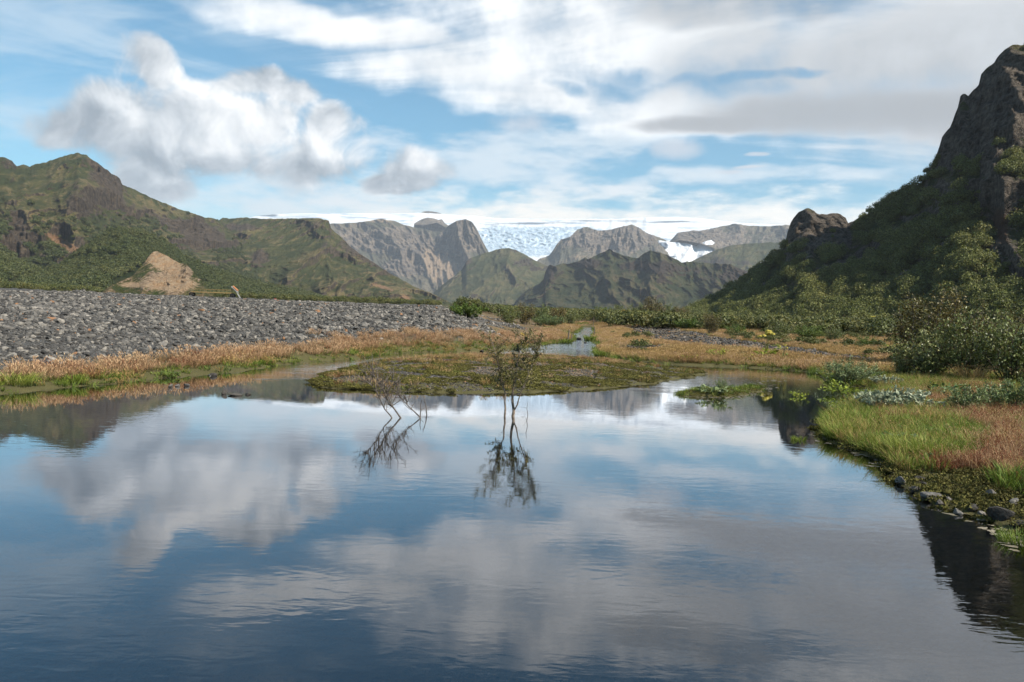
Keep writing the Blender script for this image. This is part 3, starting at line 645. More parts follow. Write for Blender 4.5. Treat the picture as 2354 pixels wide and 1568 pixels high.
DARK = [(0.0, (0.026, 0.023, 0.020)), (0.4, (0.052, 0.046, 0.040)), (0.75, (0.095, 0.085, 0.074)), (1.0, (0.18, 0.16, 0.14))]
stone_grey = stone_mat('stone_grey', GREY); stone_dark = stone_mat('stone_dark', DARK, 0.03)
def stone_mesh(name, seed, mat, sub=2, flat=0.62):
    bm = bmesh.new(); bmesh.ops.create_icosphere(bm, subdivisions=sub, radius=0.5)
    r = np.random.default_rng(seed); co = np.array([v.co for v in bm.verts])
    # knock flat facets off the lump
    for _ in range(9):
        n = r.normal(size=3); n /= np.linalg.norm(n); o = r.uniform(0.20, 0.40)
        d = co @ n; co -= np.outer(np.maximum(d - o, 0) * 0.92, n)
    co *= np.array([1.0, r.uniform(0.6, 0.9), flat * r.uniform(0.75, 1.15)])
    co += fbm(co * 3 + seed, 3)[:, None] * 0.05 * co / (np.linalg.norm(co, axis=1)[:, None] + 1e-6)
    for v, c in zip(bm.verts, co): v.co = c
    me = bpy.data.meshes.new(name); bm.to_mesh(me); bm.free(); me.materials.append(mat)
    return me
STONES = [stone_mesh('stone', 100 + i, stone_grey, 2 if i < 5 else 1) for i in range(9)]
STONES_D = [stone_mesh('dark_stone', 200 + i, stone_dark, 1) for i in range(5)]
stone_protos = [proto('stone_proto', m) for m in STONES]; stoned_protos = [proto('stone_proto', m) for m in STONES_D]

def in_gravel_r(px, py):
    """gravel bars on the right-hand flat (patches measured on the picture)"""
    X = np.asarray(px, float); Y = np.asarray(py, float)
    return patches(X, Y, [(1520, 762, 90, 13, 1.2, .10), (1600, 785, 110, 14, 1.2, .10), (1480, 802, 90, 8, 1.0, 0), (1720, 796, 90, 8, .9, .13), (1860, 812, 110, 9, 1.1, .14), (1960, 826, 70, 7, .9, .1), (1740, 741, 40, 7, 1.2), (1300, 748, 40, 3, .6), (1640, 822, 60, 3, .6), (2020, 745, 20, 6, 1.0)])
def gravel_edge(x, y, P): return 2.3 + np.clip(np.hypot(x, y) - 25, 0, 40) * 0.03 + fbm(P * 0.16 + 7, 4) * 2.4
def acc_gravel(x, y, ld, px, py, P):
    az = np.degrees(np.arctan2(x, y))
    e = gravel_edge(x, y, P)
    left = (ld > e * 0.75) & (sdist(ISLE, x, y) < -1.0) & (az < -0.5 + fbm(P * 0.05 + 3, 3) * 6 - np.maximum(0, np.hypot(x, y) - 75) * 0.02)
    return np.where(left, sstep(ld, e * 0.7, e * 1.25), 0)
def stones_for(n, a0, a1, d0, d1, k, size, acc, skew=2.2):
    x, y, z, ld, px, py = cover(n, a0, a1, d0, d1, k, acc); m = len(x)
    s = size[0] + (size[1] - size[0]) * rng.power(1 / skew, m) ** 1.0 if False else size[0] + (size[1] - size[0]) * rng.uniform(0, 1, m) ** skew
    d = np.hypot(x, y); s = s * np.clip(d / 40, 0.8, 1.3)
    rot = np.stack([rng.normal(0, 0.28, m), rng.normal(0, 0.28, m), rng.uniform(0, 6.28, m)], 1)
    return np.stack([x, y, z + s * 0.10], 1), rot, s[:, None] * np.stack([rng.uniform(.8, 1.5, m), rng.uniform(.7, 1.1, m), rng.uniform(.85, 1.5, m)], 1)
p, r_, s_ = stones_for(170000, -38, 3, 18, 115, 1.35, (0.06, 0.40), acc_gravel, 6.5)
order = np.argsort(-s_[:, 0] / np.hypot(p[:, 0], p[:, 1]))
big = order[:300]; rest = order[300:]
for i in big:      # the stones that show largest, one by one
    o = bpy.data.objects.new('stone', STONES[i % 9]); COL.objects.link(o); o.parent = ground
    o.location = p[i]; o.rotation_euler = r_[i]; o.scale = s_[i] * 1.1
scatter('gravel_bank', stone_protos, p[rest], r_[rest], s_[rest], rng.integers(0, 9, len(rest)), 'bank of loose grey gravel stones on the left of the pond', 'gravel')
acc_r = lambda x, y, ld, px, py, P: np.where((ld > 0.3) & (px > 1120), sstep(in_gravel_r(px, py) + fbm(P * 0.12, 3) * 0.5, 0.35, 0.7), 0)
p, r_, s_ = stones_for(60000, -2, 30, 36, 170, 1.35, (0.08, 0.36), acc_r, 2.6)
scatter('gravel_bars', stoned_protos, p, r_, s_, rng.integers(0, 5, len(p)), 'dark gravel bars among the dry grass right of the stream', 'gravel')

# ------------------------------------------------------------------ plants: materials
def leaf_mat(name, cols, var=0.35, trans=0.25, rough=0.6, grad=None, spec=0.3, bigs=0.35):
    """cols: colour stops picked at random per plant; grad: (low, high) colours along the attribute h"""
    m = bpy.data.materials.new(name); m.use_nodes = True; t = NT(m.node_tree); b = t.n['Principled BSDF']
    b.inputs['Roughness'].default_value = rough; b.inputs['Specular IOR Level'].default_value = spec
    rnd = t.node('ShaderNodeObjectInfo').outputs['Random']; lr = tattr(t, 'leaf')
    pos = geo(t)['Position']
    big = t.noise(pos, bigs, 3, 0.5)
    k = t.add(t.add(t.mul(rnd, 0.35), t.mul(lr, 0.40)), t.mul(t.sub(big, 0.35), 0.8))
    c = t.cramp(k, cols)
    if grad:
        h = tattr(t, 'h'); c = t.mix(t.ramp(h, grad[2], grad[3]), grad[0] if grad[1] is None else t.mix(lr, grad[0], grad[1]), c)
    c = t.mixm(1.0, c, t.ramp(lr, 0, 1, 1 - var, 1 + var, smooth=False), 'MULTIPLY')
    t.put(b.inputs['Base Color'], c)
    if trans:
        out = [n for n in t.n if n.type == 'OUTPUT_MATERIAL'][0]
        tl = t.node('ShaderNodeBsdfTranslucent'); t.put(tl.inputs[0], c); mx = t.node('ShaderNodeMixShader'); mx.inputs[0].default_value = trans
        t.l.new(b.outputs[0], mx.inputs[1]); t.l.new(tl.outputs[0], mx.inputs[2]); t.l.new(mx.outputs[0], out.inputs[0])
    return m

# ------------------------------------------------------------------ plants: meshes
def quads_mesh(name, Q, mat, leaf, h=None):
    """Q (n,4,3) separate quads"""
    n = len(Q); me = mesh_np(name, Q.reshape(-1, 3), np.arange(n * 4).reshape(n, 4), mats=(mat,))
    attr(me, 'leaf', np.repeat(leaf, 4))
    if h is not None: attr(me, 'h', h)
    return me
def leaf_quads(c, n, up, ln, wd):
    """pointed leaves: centre c, plane normal n, long axis up"""
    up = up - (up * n).sum(1)[:, None] * n; up /= np.linalg.norm(up, axis=1)[:, None] + 1e-9
    sd = np.cross(n, up); ln = np.asarray(ln)[:, None]; wd = np.asarray(wd)[:, None]
    return np.stack([c - up * ln * .5, c + sd * wd * .5 - up * ln * .05, c + up * ln * .5, c - sd * wd * .5 - up * ln * .05], 1)
def unit(v): return v / (np.linalg.norm(v, axis=-1, keepdims=True) + 1e-9)

def tuft_mesh(name, seed, mat, nb, hgt, spread, width, lean=0.35, head=0.0, headw=0.03, segs=3):
    """a tuft of bent blades; head > 0 adds a feathery seed head on that share of the blades"""
    r = np.random.default_rng(seed); Q = []; H = []; L = []
    for i in range(nb):
        a = r.uniform(0, 6.28); rad = spread * math.sqrt(r.uniform(0, 1)); b0 = np.array([math.cos(a) * rad, math.sin(a) * rad, -0.03])
        h = hgt * r.uniform(0.55, 1.1); a2 = a + r.normal(0, 0.7); ln = lean * r.uniform(0.3, 1.4)
        tip = np.array([math.cos(a2), math.sin(a2), 0]) * h * ln
        f = r.uniform(0, 3.14); sd = np.array([math.cos(f), math.sin(f), 0]) * width * 0.5
        lf = r.uniform(0, 1); pts = []
        for k in range(segs + 1):
            u = k / segs; p = b0 + tip * u ** 1.8 + np.array([0, 0, h * (u - 0.12 * u * u * (1 + ln))]); pts.append((p, u))
        for k in range(segs):
            (p, u), (q, v) = pts[k], pts[k + 1]; w0 = 1 - 0.25 * u; w1 = 0.06 if k == segs - 1 else 1 - 0.25 * v
            Q.append([p - sd * w0, p + sd * w0, q + sd * w1, q - sd * w1]); H += [u, u, v, v]; L.append(lf)
        if r.uniform() < head:
            p, q = pts[-2][0], pts[-1][0]; ax = unit(q - p)
            for kk in range(3):
                f = r.uniform(0, 3.14); sd2 = np.array([math.cos(f), math.sin(f), 0]); hl = headw * r.uniform(2.5, 4.5)
                c = q + ax * hl * (0.1 + 0.25 * kk) + sd2 * headw * r.uniform(-.4, .4)
                Q.append([c - ax * hl * .4, c + sd2 * headw * .5, c + ax * hl * .5, c - sd2 * headw * .5]); H += [1.2] * 4; L.append(r.uniform(0.3, 1))
    return quads_mesh(name, np.array(Q), mat, np.array(L), np.array(H))

def clump_mesh(name, seed, mat, n, rad, leaf, lobes=5, shell=0.55):
    """a rounded bush crown: leaf-sized faces in several uneven lobes, hollow enough for gaps"""
    r = np.random.default_rng(seed); Cs = []; Ns = []
    L = [(np.array([0, 0, rad[2] * 0.9]), 0.75)] + [(np.array([r.uniform(-.62, .62) * rad[0], r.uniform(-.62, .62) * rad[1], rad[2] * r.uniform(0.45, 1.25)]), r.uniform(.38, .68)) for _ in range(lobes)]
    for c, s in L:
        k = int(n * s * s / sum(q[1] ** 2 for q in L)) + 1
        v = unit(r.normal(size=(k, 3))); v[:, 2] = np.abs(v[:, 2]) * 1.0 - 0.25; v = unit(v)
        q = r.uniform(shell, 1.08, k)[:, None]
        Cs.append(c + v * q * np.array(rad) * s); Ns.append(v)
    c = np.concatenate(Cs); c[:, 2] = np.maximum(c[:, 2], 0.05 * rad[2]); nv = unit(np.concatenate(Ns) + r.normal(0, 0.55, (len(c), 3)))
    up = unit(r.normal(size=c.shape) + np.array([0, 0, .6])); ln = leaf * r.uniform(0.6, 1.4, len(c))
    return quads_mesh(name, leaf_quads(c, nv, up, ln, ln * r.uniform(.55, .8, len(c))), mat, r.uniform(0, 1, len(c)))

# ------------------------------------------------------------------ woods on the slopes
wood_dark = leaf_mat('birch_wood_leaf', [(0.0, (0.065, 0.080, 0.018)), (0.35, (0.11, 0.122, 0.028)), (0.65, (0.145, 0.148, 0.040)), (1.0, (0.19, 0.165, 0.052))], 0.5, 0.3, bigs=0.03)
wood_far = leaf_mat('hill_wood_leaf', [(0.0, (0.028, 0.040, 0.010)), (0.35, (0.044, 0.056, 0.014)), (0.65, (0.066, 0.074, 0.020)), (1.0, (0.10, 0.095, 0.03))], 0.4, 0.15, bigs=0.012)
clumps = [proto('clump_proto', clump_mesh('birch_clump', 300 + i, wood_dark, 900, (1.0, 1.0, 0.9 + .25 * (i % 2)), 0.15, 7)) for i in range(5)]
clumps_far = [proto('clump_proto', clump_mesh('far_clump', 320 + i, wood_far, 420, (1.0, 1.0, 0.9), 0.24, 6)) for i in range(4)]
def on_hill(D, n, ok, size, name, label, lift=0.2, seed=1, kinds=None):
    kinds = kinds or clumps_far
    r = np.random.default_rng(seed); co = D['co']; nc, nr = co.shape[:2]
    i = r.integers(1, nc - 2, n * 3); j = (r.uniform(0, 1, n * 3) * (nr - 3)).astype(int) + 1
    pr = ok(D['X'][i, j], D['Y'][i, j], D['rock'][i, j], D['tan'][i, j], co[i, j])
    # do not hang trees on walls
    a = co[i, j + 1] - co[i, j]; pr = pr * (a[:, 2] / (np.linalg.norm(a, axis=1) + 1e-6) < 0.90)
    k = np.nonzero(r.uniform(0, 1, len(i)) < pr)[0][:n]; i, j = i[k], j[k]
    f, g = r.uniform(0, 1, len(k))[:, None], r.uniform(0, 1, len(k))[:, None]
    p = co[i, j] * (1 - f) + co[i + 1, j] * f; p = p * (1 - g) + (co[i, j + 1] * (1 - f) + co[i + 1, j + 1] * f) * g
    s = size[0] + (size[1] - size[0]) * r.uniform(0, 1, len(p)) ** 1.6
    rot = np.stack([r.normal(0, .12, len(p)), r.normal(0, .12, len(p)), r.uniform(0, 6.28, len(p))], 1)
    p[:, 2] -= s * lift
    scatter(name, kinds, p, rot, s, r.integers(0, len(kinds), len(p)), label, 'wood')
fn = lambda X, Y: fbm(np.stack([X / 45, Y / 30, X * 0], 1), 4)
on_hill(R1, 12500, lambda X, Y, rk, tn, c: np.where(X < 2700, np.clip(.95 - rk * 2.0 - tn * 1.6 + fn(X, Y) * 2.6, 0, 1) * np.where(Y < 330, .35, 1), 0), (1.1, 4.2), 'birch_wood', 'dark green birch wood covering the steep mountain on the right', seed=2, kinds=clumps)
on_hill(L3, 11000, lambda X, Y, rk, tn, c: np.clip(1.0 - rk * 2 - tn * 2 + fn(X, Y) * .8, 0, 1) * (X > -250) * ~((np.abs(X - 360) < 110) & (Y > 590 + np.abs(X - 360) * .55)), (2.2, 5.0), 'hillside_wood', 'green wood on the low hill behind the gravel bank', seed=3)
on_hill(L1, 6000, lambda X, Y, rk, tn, c: np.clip(.9 - rk * 2 - tn * 2 + fn(X, Y) * 2.2, 0, 1) * sstep(Y, 470, 590) * (X > -150), (3.0, 7.0), 'slope_wood', 'patchy green scrub on the lower slopes of the left mountain', seed=4)

# ------------------------------------------------------------------ grasses
def land_at(px, py):
    """first point of the land or water met by the sight line through a point of the picture"""
    d = ray(px, py); d2 = d / np.hypot(d[0], d[1])
    a, b = 4.0, 900.0
    for n in (70, 40):
        s = np.geomspace(a, b, n); x, y = d2[0] * s, d2[1] * s
        z = np.maximum(land_z(x, y), water_z(x, y)); zr = CAM_H + d2[2] * s
        i = int(np.argmax(zr < z)) if (zr < z).any() else n - 1
        a, b = s[max(i - 1, 0)], s[i]
    return float(x[i]), float(y[i]), float(z[i]), float(s[i])

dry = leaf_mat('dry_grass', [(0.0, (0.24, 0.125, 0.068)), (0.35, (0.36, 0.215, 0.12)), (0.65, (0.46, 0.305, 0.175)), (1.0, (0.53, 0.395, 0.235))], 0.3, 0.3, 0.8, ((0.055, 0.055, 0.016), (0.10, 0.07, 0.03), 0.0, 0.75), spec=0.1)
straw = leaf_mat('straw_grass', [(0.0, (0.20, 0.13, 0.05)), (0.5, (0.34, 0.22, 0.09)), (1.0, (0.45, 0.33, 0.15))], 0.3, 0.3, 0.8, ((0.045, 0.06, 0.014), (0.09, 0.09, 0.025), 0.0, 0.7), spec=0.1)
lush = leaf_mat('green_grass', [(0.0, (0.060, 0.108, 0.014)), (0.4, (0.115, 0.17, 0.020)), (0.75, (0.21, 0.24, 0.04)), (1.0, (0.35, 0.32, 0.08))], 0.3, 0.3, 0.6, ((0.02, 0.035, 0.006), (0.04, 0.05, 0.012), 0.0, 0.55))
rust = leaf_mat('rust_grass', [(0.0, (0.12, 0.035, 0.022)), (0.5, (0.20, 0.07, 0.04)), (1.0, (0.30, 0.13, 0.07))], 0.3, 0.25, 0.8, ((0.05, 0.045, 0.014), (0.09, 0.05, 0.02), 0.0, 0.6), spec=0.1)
moss = leaf_mat('moss_green', [(0.0, (0.040, 0.037, 0.014)), (0.4, (0.078, 0.070, 0.022)), (0.75, (0.13, 0.12, 0.034)), (1.0, (0.21, 0.185, 0.06))], 0.35, 0.1, 0.85, spec=0.1)
lime = leaf_mat('lime_leaf', [(0.0, (0.10, 0.15, 0.015)), (0.5, (0.20, 0.24, 0.025)), (1.0, (0.34, 0.33, 0.045))], 0.3, 0.3, 0.55)

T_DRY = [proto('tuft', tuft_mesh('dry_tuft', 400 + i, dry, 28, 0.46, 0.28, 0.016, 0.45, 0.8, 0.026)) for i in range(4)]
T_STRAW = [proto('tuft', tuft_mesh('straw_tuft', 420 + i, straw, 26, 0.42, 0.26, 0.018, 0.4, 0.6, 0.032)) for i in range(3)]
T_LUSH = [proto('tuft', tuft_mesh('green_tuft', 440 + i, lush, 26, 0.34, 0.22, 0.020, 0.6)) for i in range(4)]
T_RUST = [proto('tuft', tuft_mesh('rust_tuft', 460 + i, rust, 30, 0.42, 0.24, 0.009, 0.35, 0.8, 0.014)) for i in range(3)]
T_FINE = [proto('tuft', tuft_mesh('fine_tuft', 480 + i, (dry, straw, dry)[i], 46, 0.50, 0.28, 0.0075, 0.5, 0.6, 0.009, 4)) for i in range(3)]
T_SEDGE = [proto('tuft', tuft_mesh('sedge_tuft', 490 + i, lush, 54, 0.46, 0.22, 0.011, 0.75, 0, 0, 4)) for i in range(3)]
C_MOSS = [proto('moss', clump_mesh('moss_clump', 500 + i, moss, 90, (0.17, 0.17, 0.045), 0.036, 5, 0.2)) for i in range(4)]
C_LIME = [proto('herb', clump_mesh('lime_clump', 510 + i, lime, 90, (0.28, 0.28, 0.20), 0.12, 4, 0.3)) for i in range(3)]

scrub_leaf = leaf_mat('scrub_leaf', [(0.0, (0.040, 0.055, 0.012)), (0.35, (0.070, 0.082, 0.020)), (0.65, (0.105, 0.105, 0.030)), (1.0, (0.15, 0.125, 0.04))], 0.35, 0.2)
scrub = [proto('scrub', clump_mesh('scrub_clump', 520 + i, scrub_leaf, 420, (1.0, 1.0, 0.8), 0.17, 6, 0.4)) for i in range(5)]
def lay(name, protos, C, size, label, category, tilt=0.1, pid=None):
    x, y, z = C[:3]; m = len(x); s = rng.uniform(size[0], size[1], m)
    rot = np.stack([rng.normal(0, tilt, m), rng.normal(0, tilt, m), rng.uniform(0, 6.28, m)], 1)
    scatter(name, protos, np.stack([x, y, z], 1), rot, s, rng.integers(0, len(protos), m) if pid is None else pid, label, category)
azd = lambda x, y: np.degrees(np.arctan2(x, y))
dist_ = np.hypot
def acc(x, y, ld, px, py, P):          # dry grass on the left bank
    e = gravel_edge(x, y, P)
    az = azd(x, y); far = dist_(x, y)
    w = np.where(far > 42, e * 1.15 + 0.6, e)
    return np.where((az < 3.5) & (ld > 0.55) & (ld < w * 1.05) & (sdist(ISLE, x, y) < -0.4), np.clip(0.62 - sstep(ld, w * 0.5, w * 1.05) + fbm(P * 0.45, 4) * 1.5, 0, 1), 0)
C = cover(60000, -37, 4, 15, 95, 1.3, acc)
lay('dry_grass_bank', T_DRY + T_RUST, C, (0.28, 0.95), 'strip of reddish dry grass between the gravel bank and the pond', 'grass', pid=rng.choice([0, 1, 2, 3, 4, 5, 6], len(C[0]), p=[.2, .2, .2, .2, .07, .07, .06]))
def acc(x, y, ld, px, py, P):          # green fringe along the left water's edge
    az = azd(x, y)
    return np.where((az < 4.5) & (ld > -0.12) & (ld < 1.1 + fbm(P * 0.4, 3)) & (sdist(ISLE, x, y) < -0.5), np.clip(0.45 + fbm(P * 0.35 + 3, 3) * 1.6, 0, 1), 0)
C = cover(60000, -37, 5, 14, 75, 1.3, acc)
lay('green_shore_grass', T_LUSH + [T_STRAW[0]], C, (0.28, 0.75), 'fringe of short green grass along the left water edge', 'grass', 0.15)
def acc(x, y, ld, px, py, P):          # dry meadow right of the stream
    g = in_gravel_r(px, py) + fbm(P * 0.12, 3) * 0.5
    return np.where((px > 1250) & (ld > 0.35) & (sdist(ISLE, x, y) < -1.2) & (dist_(x, y) > 36) & ((px < 2080) | (py < 800)), np.clip((1 - sstep(g, 0.3, 0.75)) * (0.8 + fbm(P * 0.08 + 9, 3) * 1.0), 0, 1), 0)
C = cover(80000, 1.5, 33, 38, 160, 1.35, acc)
u = fbm(np.stack([C[0], C[1], C[0] * 0], 1) * 0.09 + 4, 3) + rng.normal(0, .18, len(C[0]))
pid = np.where(u < 0.04, 5 + rng.integers(0, 3, len(u)), np.where(u > 0.20, 8 + rng.integers(0, 4, len(u)), rng.integers(0, 5, len(u))))
pid = np.where(pid < 5, np.where(pid == 4, 3, pid), pid)
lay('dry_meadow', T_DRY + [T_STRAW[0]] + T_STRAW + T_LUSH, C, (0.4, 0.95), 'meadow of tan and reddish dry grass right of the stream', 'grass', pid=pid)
def acc(x, y, ld, px, py, P):          # low green edge of the meadow
    return np.where((px > 1250) & (ld > -0.2) & (ld < 1.6) & (sdist(ISLE, x, y) < -0.8) & (dist_(x, y) > 30) & (px < 2000), np.clip(0.55 + fbm(P * 0.3 + 3, 3) * 1.6, 0, 1), 0)
C = cover(40000, 1, 26, 32, 150, 1.3, acc)
lay('green_meadow_edge', T_LUSH + C_MOSS, C, (0.5, 1.1), 'low green grass along the edge of the right-hand meadow', 'grass', 0.15)
def acc(x, y, ld, px, py, P):
    g = in_gravel_r(px, py)
    return np.where((px > 1400) & (ld > 2) & (dist_(x, y) > 48), np.clip(fbm(P * 0.10 + 21, 4) * 2.4 - .15 - g * .8, 0, .8), 0)
C = cover(9000, 4, 33, 48, 150, 1.3, acc)
lay('meadow_scrub', scrub + C_LIME + C_MOSS[:1], C, (0.25, 0.75), 'low green and yellowish shrubs dotted over the meadow', 'scrub', pid=rng.choice(9, len(C[0]), p=[.12] * 5 + [.11] * 3 + [.07]))
# right bank close by
near = lambda x, y, px: (dist_(x, y) < 42) & (px > 1840) & (sdist(MOSS, x, y) < -0.3)
def reds(px, py): return patches(np.asarray(px), np.asarray(py), [(2290, 970, 110, 40, .9), (2300, 1085, 100, 55, 1.3), (2150, 930, 80, 16, .8), (2180, 1100, 70, 24, .9), (2060, 975, 60, 14, .5), (2250, 900, 100, 14, .6), (2330, 1040, 60, 30, .8), (1950, 960, 30, 10, .4)])
def sedge_at(px, py): return patches(np.asarray(px), np.asarray(py), [(1950, 985, 70, 30, .9), (2110, 1030, 100, 34, 1.0), (2020, 1010, 60, 26, .7)])
def acc(x, y, ld, px, py, P): return np.where(near(x, y, px) & (ld > np.where(py > 1085, 1.5, 0.6)), np.clip(-0.02 + reds(px, py) * 0.55 - sedge_at(px, py) * .8 + fbm(P * 0.7, 3) * 1.2, 0, 1), 0)
C = cover(30000, 17, 40, 8, 42, 1.6, acc)
lay('reddish_bank_grass', T_FINE + T_RUST, C, (0.35, 0.85), 'reddish seeding grass on the right-hand bank', 'grass', 0.12)
def acc(x, y, ld, px, py, P): return np.where(near(x, y, px) & (ld > np.where(py > 1085, 1.2, 0.15)), np.clip(0.75 - reds(px, py) * 0.9 + sedge_at(px, py) + fbm(P * 0.6 + 5, 3) * 1.2, 0, 1) * np.where(py > 1115, 0.25, 1), 0)
C = cover(26000, 17, 40, 8, 42, 1.6, acc)
lay('green_bank_grass', T_SEDGE + T_LUSH[:2] + [T_FINE[1], T_SEDGE[0]], C, (0.35, 0.9), 'green grass and sedge on the right-hand bank', 'grass', 0.18)
def acc(x, y, ld, px, py, P): return np.where((px > 1840) & (dist_(x, y) < 34) & (ld > -0.05) & (ld < 2.6) & (sdist(MOSS, x, y) < -0.3), np.clip(0.6 + fbm(P * 1.2, 3) * 1.2, 0, 1), 0)
C = cover(14000, 17, 41, 7, 34, 1.6, acc)
lay('bank_moss', C_MOSS, C, (0.45, 1.1), 'yellow green moss on the low shore at the right', 'moss')
# islet
def acc(x, y, ld, px, py, P): return np.where((sdist(ISLE, x, y) > -0.15) & (ld > 0.0), np.clip(0.22 + fbm(P * 0.55, 4) * 1.9 + (ld < 0.5) * .25, 0, 1), 0)
C = cover(60000, -16, 16, 18, 50, 1.4, acc)
lay('islet_moss', C_MOSS, C, (0.4, 1.15), 'moss and low green plants on the flat gravel islet', 'moss', 0.1)
def acc(x, y, ld, px, py, P): return np.where((sdist(ISLE, x, y) > 0.1) & (ld > 0.1), np.clip(0.65 - fbm(P * 0.55, 4) * 1.6, 0, 1), 0)
C = cover(50000, -16, 16, 18, 50, 1.4, acc)
lay('islet_gravel', stoned_protos, C, (0.04, 0.14), 'dark pebbles on the flat islet', 'gravel', 0.4)
def acc(x, y, ld, px, py, P): return np.where((sdist(ISLE, x, y) > 0.0) & (ld > 0.1), np.clip(-0.15 + fbm(P * 0.5 + 8, 4) * 1.2 + .4 * sstep(py, 850, 826), 0, .35), 0)
C = cover(22000, -16, 16, 18, 50, 1.4, acc)
lay('islet_grass', [T_DRY[0], T_RUST[0], T_LUSH[0], T_STRAW[1]], C, (0.22, 0.5), 'sparse short brownish grass on the flat islet', 'grass')
# mossy hummock at the right
def acc(x, y, ld, px, py, P): return np.where((sdist(MOSS, x, y) > -0.1), 0.9, 0)
C = cover(9000, 9, 20, 18, 36, 1.3, acc)
lay('hummock_moss', C_MOSS + T_LUSH[:1], C, (0.3, 0.6), 'bright green moss on the small hummock in the pond', 'moss')
# scum and weed floating near the right bank
def scum_mesh(seed):
    r = np.random.default_rng(seed); n = 14; a = np.linspace(0, 6.283, n, endpoint=False); rad = 0.5 + 0.28 * np.sin(a * 3 + r.uniform(0, 6)) * r.uniform(.3, 1) + r.normal(0, .08, n)
    bm = bmesh.new(); vs = [bm.verts.new((math.cos(t) * q, math.sin(t) * q * .6, 0)) for t, q in zip(a, rad)]; f = bm.faces.new(vs)
    g = bmesh.ops.extrude_face_region(bm, geom=[f]); bmesh.ops.translate(bm, vec=(0, 0, .012), verts=[v for v in g['geom'] if isinstance(v, bmesh.types.BMVert)])
    me = bpy.data.meshes.new('weed'); bm.to_mesh(me); bm.free(); me.materials.append(weed); return me
weed, _t, _b = material('floating_weed', 0.5, 0.4)
_t.put(_b.inputs['Base Color'], _t.mix(_t.node('ShaderNodeObjectInfo').outputs['Random'], (0.10, 0.085, 0.045), (0.25, 0.21, 0.15)))
T_WEED = [proto('weed', scum_mesh(i)) for i in range(4)]
def acc(x, y, ld, px, py, P):
    q = patches(px, py, [(1640, 925, 70, 14, .9), (1720, 915, 50, 12, .6), (1760, 900, 50, 5, .8), (1700, 868, 90, 4, .35), (1560, 850, 120, 4, .3), (2040, 1072, 60, 16, 1.2, .4), (1950, 1035, 60, 10, .9, .3), (1850, 1012, 30, 8, .5), (1980, 1062, 60, 18, .35), (2290, 1225, 90, 22, .9, .4), (2330, 1275, 40, 20, .5), (1400, 912, 120, 6, .25), (1800, 888, 60, 4, .6), (1250, 796, 90, 4, .1)])
    return np.where((ld < 0.02) & (px > 1250), np.clip(q + fbm(P * 0.8, 3) * 0.7 - .15, 0, 1) * (q > .08), 0)
C = cover(30000, 2, 40, 8, 44, 1.5, acc); C = list(C); C[2] = water_z(C[0], C[1]) + 0.003
lay('floating_weed', T_WEED, C, (0.04, 0.16), 'pale scum and weed floating near the right bank', 'water weed', 0.0)

# ------------------------------------------------------------------ scrub over the valley floor
def acc(x, y, ld, px, py, P):
    d = dist_(x, y); e = 118 + fbm(P * 0.02, 3) * 40 - np.maximum(px - 1900, 0) * 0.10
    return np.where((ld > 2) & (px > 1385 - np.maximum(d - 150, 0) * .6), sstep(d, e, e + 25) * np.clip(.9 + fbm(P * .04 + 2, 3), 0, 1), 0)
C = cover(9000, 0.5, 38, 80, 420, 1.25, acc)
lay('valley_scrub', scrub, C, (0.9, 2.2), 'belt of green willow and birch scrub across the valley floor', 'scrub')
def acc(x, y, ld, px, py, P): return np.where((px > 1020) & (px < 1420), .8, 0)
C = cover(2500, -4, 8, 170, 520, 1.2, acc)
lay('distant_scrub', scrub, C, (1.0, 2.2), 'low green scrub beyond the stream below the valley hill', 'scrub')
def acc(x, y, ld, px, py, P): return np.where((px < 1010) & ((px < 225) | (px > 500)), .9 * sstep(dist_(x, y), 380, 450), 0)
C = cover(5000, -38, -4, 380, 640, 1.0, acc)
lay('foot_scrub', scrub, C, (1.4, 3.0), 'line of green scrub at the foot of the left mountain', 'scrub')

# ------------------------------------------------------------------ woody plants
def bark_mat(name, a, b_):
    m, t, b = material(name, 0.85, 0.25); tc = t.node('ShaderNodeTexCoord').outputs['Object']
    n = t.noise(tc, 22.0, 4, 0.6); t.put(b.inputs['Base Color'], t.mix(t.ramp(n, 0.35, 0.65), a, b_)); bump(t, b, n, 0.4, 0.01); return m
bark_pale = bark_mat('bark_pale', (0.10, 0.075, 0.055), (0.24, 0.19, 0.15))
bark_dark = bark_mat('bark_dark', (0.022, 0.017, 0.013), (0.060, 0.045, 0.034))
bark_grey = bark_mat('bark_grey', (0.05, 0.042, 0.036), (0.15, 0.125, 0.105))
wood_old = bark_mat('weathered_wood', (0.09, 0.07, 0.055), (0.20, 0.165, 0.13))

class Tubes:
    """tapered tubes through points, gathered into one mesh"""
    def __init__(s, sides=5): s.v = []; s.f = []; s.k = sides; s.n = 0
    def add(s, pts, rad):
        pts = np.asarray(pts, float); k = s.k; n = len(pts); base = s.n
        d = unit(np.concatenate([pts[1:2] - pts[:1], pts[2:] - pts[:-2], pts[-1:] - pts[-2:-1]]))
        a = unit(np.cross(d, (0.3, 0.9, 0.1))); b = np.cross(d, a); t = 6.2832 * np.arange(k) / k
        s.v.append((pts[:, None] + (a[:, None] * np.cos(t)[None, :, None] + b[:, None] * np.sin(t)[None, :, None]) * np.asarray(rad)[:, None, None]).reshape(-1, 3))
        q = base + np.arange(n - 1)[:, None] * k; j = np.arange(k)[None]; j1 = (j + 1) % k
        s.f.append(np.stack([q + j, q + j1, q + k + j1, q + k + j], -1).reshape(-1, 4)); s.n += n * k
    def mesh(s, name, mat): return mesh_np(name, np.concatenate(s.v), np.concatenate(s.f), smooth=True, mats=(mat,))

